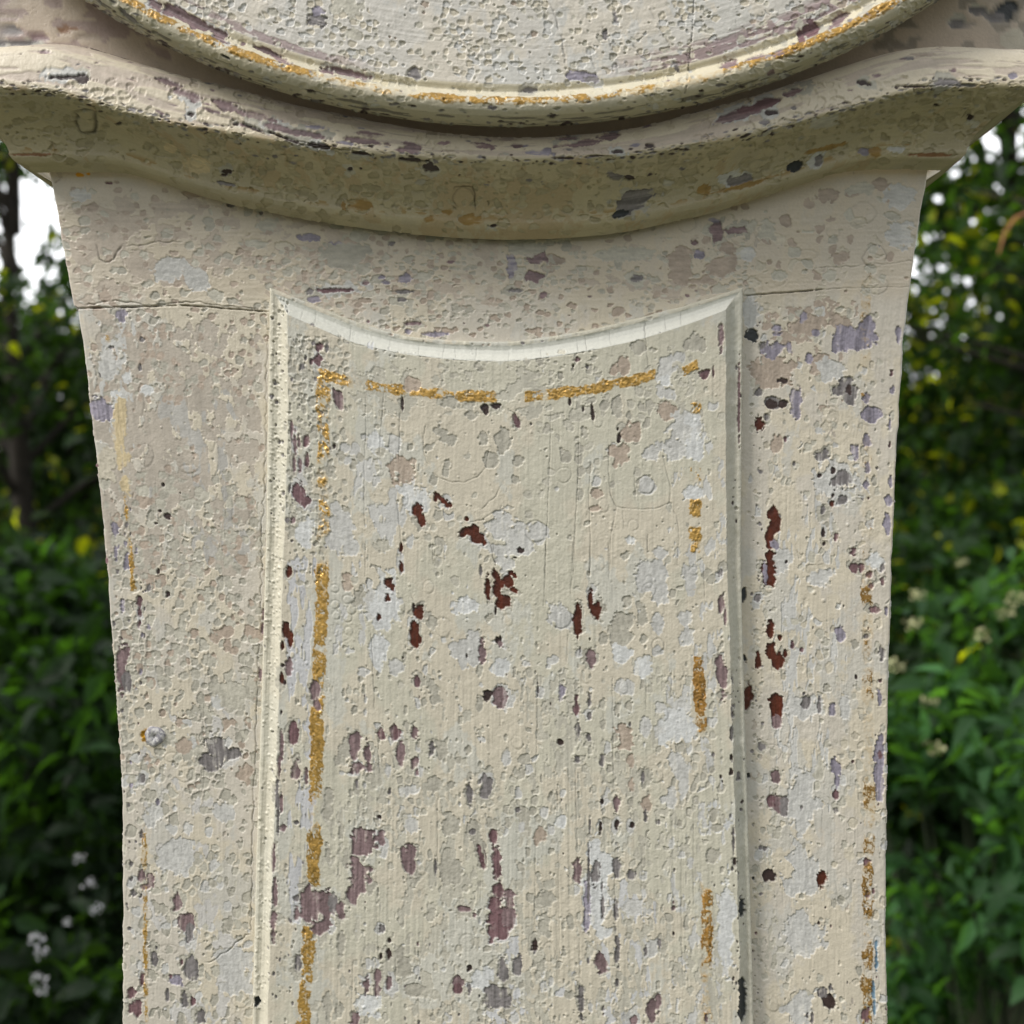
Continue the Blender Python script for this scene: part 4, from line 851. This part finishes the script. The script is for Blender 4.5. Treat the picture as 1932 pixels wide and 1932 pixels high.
# back board of the hood, seen in both upper corners
gx = np.linspace(-.252, .240, 420); gt = np.linspace(1, 0, 260)
zb_ = np.interp(gx, xl + (xr - xl) * sx, zbot) + .033
X = np.repeat(gx[None], 260, 0); Z = zb_[None] + (.56 - zb_)[None] * gt[:, None]
Y = np.full_like(X, -.0172)
X = np.concatenate([X[:, :1]] * 2 + [X] + [X[:, -1:]] * 2, 1); Z = np.concatenate([Z[:, :1]] * 2 + [Z] + [Z[:, -1:]] * 2, 1)
Y = np.concatenate([Y[:, :1] * 0 + .16, Y[:, :1] * 0 + .01, Y, Y[:, :1] * 0 + .01, Y[:, :1] * 0 + .16], 1)
hb = Surf(X, Y, Z, 'h')
base_coat(hb, (200, 184, 166), (190, 176, 160), None, 40)
lace(hb, (-80, -90, 330, 110), 'P', -.1, 3, 7, .1, 30, tint=srgb(172, 153, 146), detail=5)
lace(hb, (1650, -90, 2050, 130), 'S', -.1, 4, 6, .1, 30, tint=srgb(158, 148, 134), detail=5)  # shadow in the right corner put into this greyer tint
put(hb, .5, 0, 0, "30 120 60 30 S;60 160 70 14 S;30 60 40 12 T;150 140 40 12 P;250 110 60 14 R;330 140 60 14 T")
put(hb, .5, 966, 0, "1860 40 36 34 K;1880 20 40 26 K;1820 60 40 20 S;1700 90 70 24 S;1900 150 40 40 C;1760 40 50 26 S")
hb.finish(.6)
grid_mesh('hood_board', hb, PAINT, clock)
# screw head sunk in the left stile
def screw():
    n, rings = 28, [(0, .0004), (.0008, .0004), (.0011, .0010), (.0030, .0012), (.0042, .0009), (.0047, .0003), (.0048, -.0004)]
    cx, cz = unproj(292, 1389, 0)
    vs, fs = [], []
    for (r, h) in rings:
        for k in range(n):
            a = 2 * math.pi * k / n; j = 1 + .06 * math.sin(3 * a + 1) + .03 * math.sin(7 * a)
            vs.append((cx + r * j * math.cos(a), -h - .00012 * math.sin(5 * a + r * 900), CAM_Z + cz + r * j * math.sin(a)))
    for i in range(len(rings) - 1):
        for k in range(n):
            a, b = i * n + k, i * n + (k + 1) % n
            fs.append((a, b, b + n, a + n))
    me = bpy.data.meshes.new('screw_head'); me.from_pydata(vs, [], fs); me.update()
    for f in me.polygons: f.use_smooth = True
    m, nt, p = new_mat('painted_screw')
    nz = nt.nodes.new('ShaderNodeTexNoise'); nz.inputs['Scale'].default_value = 700
    tc = nt.nodes.new('ShaderNodeTexCoord'); nt.links.new(tc.outputs['Object'], nz.inputs[0])
    rp = nt.nodes.new('ShaderNodeValToRGB'); rp.color_ramp.elements[0].position = .4; rp.color_ramp.elements[1].position = .62
    rp.color_ramp.elements[0].color = (*srgb(140, 138, 145), 1); rp.color_ramp.elements[1].color = (*srgb(205, 203, 200), 1)
    nt.links.new(nz.outputs['Fac'], rp.inputs[0]); nt.links.new(rp.outputs[0], p.inputs['Base Color']); p.inputs['Roughness'].default_value = .55
    me.materials.append(m)
    o = bpy.data.objects.new('screw_head', me); COL.objects.link(o); o.parent = clock
    o['label'] = 'round screw head with grey paint on the left edge of the case'
screw()

# ------------------------------------------------------------------ ground and vegetation
RNG = np.random.default_rng(5)
def leaf_mat(name, trans=.5, rough=.55):
    m, nt, p = new_mat(name)
    N, L = nt.nodes, nt.links
    at = N.new('ShaderNodeAttribute'); at.attribute_name = 'paint'
    L.new(at.outputs['Color'], p.inputs['Base Color']); p.inputs['Roughness'].default_value = rough
    tr = N.new('ShaderNodeBsdfTranslucent')
    mu = N.new('ShaderNodeMix'); mu.data_type = 'RGBA'; mu.blend_type = 'MULTIPLY'; mu.inputs[0].default_value = 1
    mu.inputs[7].default_value = (3.2, 3.2, .6, 1); p.inputs['Specular IOR Level'].default_value = .22; L.new(at.outputs['Color'], mu.inputs[6]); L.new(mu.outputs[2], tr.inputs[0])
    mx = N.new('ShaderNodeMixShader'); mx.inputs[0].default_value = trans
    L.new(p.outputs[0], mx.inputs[1]); L.new(tr.outputs[0], mx.inputs[2]); L.new(mx.outputs[0], N['Material Output'].inputs[0])
    return m
LEAF = leaf_mat('leaf'); 
def plain(name, c, rough=.8, c2=None, scale=30):
    m, nt, p = new_mat(name); p.inputs['Roughness'].default_value = rough
    nz = nt.nodes.new('ShaderNodeTexNoise'); nz.inputs['Scale'].default_value = scale; nz.inputs['Detail'].default_value = 6
    tc = nt.nodes.new('ShaderNodeTexCoord'); nt.links.new(tc.outputs['Object'], nz.inputs[0])
    rp = nt.nodes.new('ShaderNodeValToRGB'); rp.color_ramp.elements[0].position = .35; rp.color_ramp.elements[1].position = .65
    rp.color_ramp.elements[0].color = (*c, 1); rp.color_ramp.elements[1].color = (*(c2 or tuple(x * 1.6 for x in c)), 1)
    nt.links.new(nz.outputs['Fac'], rp.inputs[0]); nt.links.new(rp.outputs[0], p.inputs['Base Color'])
    return m
BARK = plain('bark', (.016, .013, .010), .95, (.035, .028, .02), 14)
STEM = plain('green_stem', (.02, .03, .012), .8)
GROUND = plain('grass_ground', (.035, .04, .018), .95, (.07, .07, .035), 3)

def mesh_np(name, co, faces, mat, parent=None, col=None, smooth_=False):
    me = bpy.data.meshes.new(name)
    co = np.asarray(co, np.float32); q = np.asarray(faces, np.int32)
    me.vertices.add(len(co)); me.vertices.foreach_set('co', co.ravel())
    me.loops.add(q.size); me.loops.foreach_set('vertex_index', q.ravel())
    me.polygons.add(len(q)); me.polygons.foreach_set('loop_start', (np.arange(len(q)) * q.shape[1]).astype(np.int32))
    me.update(calc_edges=True)
    if smooth_: me.polygons.foreach_set('use_smooth', np.ones(len(q), bool))
    if col is not None:
        a = me.attributes.new('paint', 'FLOAT_COLOR', 'POINT'); c = np.ones((len(co), 4), np.float32); c[:, :3] = col; a.data.foreach_set('color', c.ravel())
    me.materials.append(mat)
    o = bpy.data.objects.new(name, me); COL.objects.link(o)
    if parent: o.parent = parent
    return o

def leaves(name, parent, C, size, colour, var=.35, up=.4, aspect=.45, yellow=.0, mat=None):
    """one leaf per row of C: a pointed blade folded along its midrib"""
    n = len(C); r = RNG
    d = r.normal(size=(n, 3)); d[:, 2] -= .35; d /= np.linalg.norm(d, axis=1, keepdims=True)
    nn = r.normal(size=(n, 3)); nn[:, 2] = np.abs(nn[:, 2]) + up; nn -= d * (nn * d).sum(1, keepdims=True); nn /= np.linalg.norm(nn, axis=1, keepdims=True)
    s = np.cross(d, nn)
    L = size * r.uniform(.6, 1.25, n)[:, None]; W = L * aspect * .5 * r.uniform(.8, 1.2, n)[:, None]
    prof = [(0, 0, 0), (.3, 1, .12), (.3, -1, .12), (.36, 0, 0), (.66, .72, .02), (.66, -.72, .02), (.7, 0, -.06), (1, 0, -.2)]
    vs = np.stack([C + d * L * a + s * W * b + nn * L * c for a, b, c in prof], 1)
    f = np.array([(0, 3, 1, 1), (0, 2, 3, 3), (1, 3, 6, 4), (3, 2, 5, 6), (4, 6, 7, 7), (6, 5, 7, 7)])
    tri = np.array([(0, 3, 1), (0, 2, 3), (1, 3, 6), (1, 6, 4), (3, 2, 5), (3, 5, 6), (4, 6, 7), (6, 5, 7)])
    F = (tri[None] + (np.arange(n) * 8)[:, None, None]).reshape(-1, 3)
    k = np.exp(r.normal(0, var, n))[:, None]; c = np.array(colour)[None] * k
    if yellow:
        y = (r.uniform(0, 1, n) < yellow)[:, None]; c = np.where(y, np.array([.16, .18, .014])[None] * k, c)  # glow of backlit leaves painted in as yellow
    return mesh_np(name, vs.reshape(-1, 3), F, mat or LEAF, parent, np.repeat(np.clip(c, .004, .4), 8, 0))

def tube(name, paths, mat, parent=None, n=7):
    V, F = [], []
    for pts, rad in paths:
        pts = np.array(pts, float); b0 = len(V)
        for i, p in enumerate(pts):
            t = pts[min(i + 1, len(pts) - 1)] - pts[max(i - 1, 0)]; t /= np.linalg.norm(t) + 1e-9
            a = np.cross(t, [.3, .8, .5]); a /= np.linalg.norm(a); b = np.cross(t, a)
            for k in range(n):
                g = 2 * math.pi * k / n; V.append(p + rad[i] * (a * math.cos(g) + b * math.sin(g)))
        for i in range(len(pts) - 1):
            for k in range(n):
                F.append((b0 + i * n + k, b0 + i * n + (k + 1) % n, b0 + (i + 1) * n + (k + 1) % n, b0 + (i + 1) * n + k))
    return mesh_np(name, V, F, mat, parent, None, True)

def at(u, v, D):
    return np.array([(u - 966) / 1932 * D, D - DIST, CAM_Z + (966 - v) / 1932 * D])

def thing(name, loc, label, cat, group=None):
    o = bpy.data.objects.new(name, None); COL.objects.link(o); o.location = loc
    o['label'] = label; o['category'] = cat
    if group: o['group'] = group
    return o
def local(C, root): return C - np.array(root.location)[None]

n = 41
gx, gy = np.meshgrid(np.linspace(-60, 60, n), np.linspace(-30, 90, n))
gco = np.stack([gx, gy, .06 * np.sin(gx * .7) * np.cos(gy * .6) - .06], -1).reshape(-1, 3)
gi = np.arange(n * n).reshape(n, n)
g = mesh_np('ground', gco, np.stack([gi[:-1, :-1], gi[:-1, 1:], gi[1:, 1:], gi[1:, :-1]], -1).reshape(-1, 4), GROUND)
g['kind'] = 'structure'

def blob(n, c, r, shell=.5):
    d = RNG.normal(size=(n, 3)); d /= np.linalg.norm(d, axis=1, keepdims=True)
    return np.array(c)[None] + d * np.array(r)[None] * (RNG.uniform(shell, 1, n) ** .6)[:, None]

def tree(x, y, h, cr_, nleaf, size, colour, label, lean=0., clumps=26, trunk_r=.09, base=.25, yellow=.0, name='tree', keep=None, group=None):
    root = thing(name, (x, y, -.05), label, 'tree' if name != 'shrub' else 'shrub', group)
    top = np.array([lean, 0, h * .95])
    paths = [([np.array([0, 0, 0]), top * .35 + [.05, 0, 0], top * .7 - [.04, 0, 0], top], [trunk_r, trunk_r * .8, trunk_r * .5, trunk_r * .15])]
    C = []
    for k in range(clumps):
        z = RNG.uniform(base, 1.0); a = RNG.uniform(0, 6.28); rr = cr_ * math.sqrt(RNG.uniform(.05, 1)) * (1 - .45 * abs(z - .55) / .55)
        c = np.array([lean * z + rr * math.cos(a), rr * math.sin(a), h * z])
        s0 = np.array([lean * z * .8, 0, h * z * .8])
        paths.append(([s0, (s0 + c) / 2 + [0, 0, .04], c], [trunk_r * .3, trunk_r * .2, trunk_r * .06]))
        q = cr_ * RNG.uniform(.22, .45)
        C.append(blob(nleaf // clumps, c, (q, q, q * .75)))
    C = np.concatenate(C)
    if keep is not None:
        Wp = C + np.array(root.location)
        C = C[keep(Wp)]
    tube('trunk', paths, BARK, root)
    leaves('crown', root, C, size, colour, yellow=yellow)
    return root

def uv_of(Wp):
    D = Wp[:, 1] + DIST
    return 966 + 1932 * Wp[:, 0] / D, 966 - 1932 * (Wp[:, 2] - CAM_Z) / D
# how open the canopy is where the sky shows through it (thin outer twigs of the left-hand trees)
def thin_left(Wp):
    u, v = uv_of(Wp)
    f = fbm2(Wp)
    gap = (u < 175) & (v < 640)
    p = np.where(gap, np.where(f > -.3, .9, .16), 1.0)
    return RNG.uniform(0, 1, len(Wp)) < p
_ph = RNG.uniform(0, 6.28, (10, 1)); _fr = RNG.normal(0, 2.4, (10, 3))
def fbm2(Wp):
    return np.sin(_fr @ Wp.T + _ph).sum(0) / 2.2
def thin_right(Wp):
    u, v = uv_of(Wp)
    p = np.where((v < 800) & (u > 1700), .78 + .22 * np.clip((v - 380) / 420, 0, 1), 1.0)
    return RNG.uniform(0, 1, len(Wp)) < p

DK = (.013, .030, .011)
MID = (.022, .050, .014)
# far rank of trees
for (x, y, h, c, lab, keep) in (
        (-4.6, 7.2, 4.6, 1.6, 'dark broadleaf tree far behind the slim trunk on the left', thin_left),
        (-2.9, 6.4, 2.9, 1.4, 'low dense tree filling the shade left of the clock case', thin_left),
        (-1.0, 6.8, 5.4, 1.6, 'tall dark tree hidden mostly behind the clock case', None),
        (1.5, 7.0, 5.6, 2.1, 'tall leafy tree directly behind the right edge of the case', None),
        (3.9, 6.2, 5.2, 2.2, 'high leafy tree with sky glinting through at the right', thin_right),
        (2.7, 5.0, 5.2, 1.7, 'tree with fine twigs against the sky at the upper right', thin_right),
        (4.9, 7.0, 5.6, 1.7, 'dark leafy tree at the far right edge', None)):
    tree(x, y, h, c, 9000, .13, DK, lab, clumps=34, keep=keep, yellow=.03, base=.05)
def hedge(x0, x1, y, h, n, label):
    root = thing('hedge', ((x0 + x1) / 2, y, -.05), label, 'hedge')
    C = np.stack([RNG.uniform(x0, x1, n) - (x0 + x1) / 2, RNG.normal(0, .35, n), h * RNG.uniform(0, 1, n) ** .8], 1)
    C[:, 2] *= .86 + .1 * np.sin(C[:, 0] * 2.1) + .06 * np.sin(C[:, 0] * 5.3 + 1)
    paths = [([np.array([a, 0, 0]), np.array([a + .1, .05, h * .4]), np.array([a, 0, h * .8])], [.05, .04, .015]) for a in np.arange(x0 - (x0 + x1) / 2 + .3, (x1 - x0) / 2, .8)]
    tube('stem', paths, BARK, root, 5)
    leaves('foliage', root, C, .2, DK)
hedge(-16, 0, 8.8, 2.55, 20000, 'long dark hedge closing the view left of the clock')
hedge(0, 9, 9.2, 3.6, 16000, 'tall dark hedge closing the view right of the clock')
# middle trees
tree(-2.02, 3.7, 3.6, .8, 6500, .075, DK, 'slim dark trunked tree against bright sky at left', clumps=22, trunk_r=.06, keep=thin_left, yellow=.05, base=.1)
tree(2.75, 3.7, 3.9, 1.5, 14000, .075, MID, 'green tree with some leaves tinted yellow as if backlit, right of the clock', clumps=48, trunk_r=.06, keep=thin_right, yellow=.2, base=.2)
# shrubs
def shrub(loc, rad, h, nleaf, size, colour, label, yellow=.0, aspect=.45, clumps=18, name='shrub', up=.4):
    root = thing(name, loc, label, 'shrub')
    C, paths = [], []
    for k in range(clumps):
        a = RNG.uniform(0, 6.28); rr = rad * math.sqrt(RNG.uniform(0, 1)); z = h * RNG.uniform(.2, 1) * (1 - .25 * rr / rad)
        c = np.array([rr * math.cos(a), rr * math.sin(a), z])
        paths.append(([np.array([rr * .25 * math.cos(a), rr * .25 * math.sin(a), 0]), c * [.7, .7, .55], c], [.008, .006, .002]))
        q = rad * RNG.uniform(.25, .5); C.append(blob(nleaf // clumps, c, (q, q, q * .8), .2))
    tube('stem', paths, STEM, root, 5)
    leaves('foliage', root, np.concatenate(C), size, colour, yellow=yellow, aspect=aspect, up=up)
    return root
shrub((-1.25, 2.2, -.05), .55, 1.62, 5200, .075, (.013, .034, .010), 'dark green bush in the shade left of the case')
shrub((-1.75, 2.9, -.05), .6, 1.75, 4200, .08, (.020, .042, .010), 'yellowish green bush between the slim trunk and the case', yellow=.06)
shrub((-1.55, 2.6, -.05), .65, 1.25, 5200, .07, (.012, .030, .010), 'broad low bush filling the dark under the yellowish one')
shrub((-.75, 1.6, -.05), .4, .95, 2600, .07, DK, 'low dark bush at the foot of the left shade')
shrub((1.2, 2.3, -.05), .5, 1.45, 4200, .08, (.013, .032, .010), 'dark bush close behind the right edge of the case', yellow=.03)
shrub((1.7, 2.9, -.05), .6, 1.7, 4200, .08, (.016, .04, .012), 'taller dark bush behind the flowering elder', yellow=.06)
# elder with flower heads, right
eld = shrub((.98, 1.42, -.05), .36, 1.42, 4200, .062, (.034, .085, .032), 'elder shrub with cream flower heads right of the clock', aspect=.42, clumps=40, name='elder_shrub', up=.9, yellow=.0)
FL = plain('cream_petals', (.30, .32, .14), .8, (.5, .5, .28), 60)
FW = plain('white_petals', (.42, .43, .45), .8, (.6, .6, .62), 60)
def flower_head(parent, P, r, mat, n=26, name='flower_head'):
    vs, fs = [], []
    for k in range(n):
        a = RNG.uniform(0, 6.28); q = r * math.sqrt(RNG.uniform()); c = np.array([q * math.cos(a), q * math.sin(a) * .8, RNG.uniform(-.6, .6) * r])
        s = r * .2
        b = len(vs); t = RNG.normal(size=3); t /= np.linalg.norm(t); w = np.cross(t, RNG.normal(size=3)); w /= np.linalg.norm(w)
        for g_ in range(5):
            for (rr, dz) in ((1, .25),):
                an = g_ * 1.2566; vs.append(c + s * (t * math.cos(an) + w * math.sin(an)))
        nrm = np.cross(t, w); vs.append(c + nrm * s * .4)
        for g_ in range(5): fs.append((b + g_, b + (g_ + 1) % 5, b + 5))
    o = mesh_np(name, np.array(vs) + (P - np.array(parent.location))[None], fs, mat, parent)
    return o
for (u, v, r, D) in ((1735, 1122, .015, 1.75), (1919, 1129, .017, 1.75), (1895, 1157, .015, 1.75), (1852, 1198, .018, 1.7), (1812, 1060, .012, 1.9), (1721, 1177, .015, 1.7), (1689, 1255, .016, 1.65), (1754, 1325, .013, 1.7), (1763, 1411, .017, 1.65)):
    P_ = at(u, v, D); flower_head(eld, P_, r, FL)
# yellow-green weed below it
shrub((.72, 1.12, -.05), .16, .75, 900, .03, (.13, .16, .03), 'yellow green weed low at the right of the case', yellow=.4, aspect=.3, clumps=14, name='weed')
# white flowered plant, lower left
wf = shrub((-.68, 1.02, -.05), .15, .86, 1100, .03, (.10, .16, .05), 'slender plant with small white flowers at lower left', aspect=.35, clumps=14, name='flowering_plant')
for (u, v, r) in ((150, 1620, .009), (168, 1665, .011), (67, 1772, .014), (78, 1797, .011), (182, 1714, .012), (126, 1740, .008), (73, 1846, .012), (82, 1868, .010)):
    flower_head(wf, at(u, v, 1.5 + RNG.uniform(-.05, .1)), r, FW, 18)
# bright grass blades at the very corner
def grass():
    C = []; F = []; col = []
    for k in range(900):
        x, y = (RNG.uniform(-1.3, -.35), RNG.uniform(.6, 2.0)) if k % 2 else (RNG.uniform(.35, 1.3), RNG.uniform(.6, 2.0))
        h = RNG.uniform(.25, .62) if k > 40 else RNG.uniform(.6, .95); a = RNG.uniform(0, 6.28); w = .004; bx = RNG.normal(0, .12, 2)
        b = len(C)
        for t in (0, .4, .75, 1):
            p = np.array([x + bx[0] * t * t, y + bx[1] * t * t, h * t - .05]); s = np.array([math.cos(a), math.sin(a), 0]) * w * (1 - t * .95)
            C += [p - s, p + s]
        for t in range(3): F.append((b + 2 * t, b + 2 * t + 1, b + 2 * t + 3, b + 2 * t + 2))
        col += [np.array([.06, .14, .03]) * RNG.uniform(.7, 1.4)] * 8
    o = mesh_np('grass', C, F, LEAF, None, np.array(col)); o['kind'] = 'stuff'
grass()
# bare orange twig, upper right
tw = tube('hanging_twig', [([at(1950, 395, 2.2), at(1915, 412, 2.2), at(1895, 440, 2.2), at(1884, 480, 2.2)], [.0025, .003, .003, .0015])], plain('dry_twig', (.30, .13, .05), .7))
tw['label'] = 'bent orange brown dry twig among the leaves at upper right'; tw['category'] = 'twig'
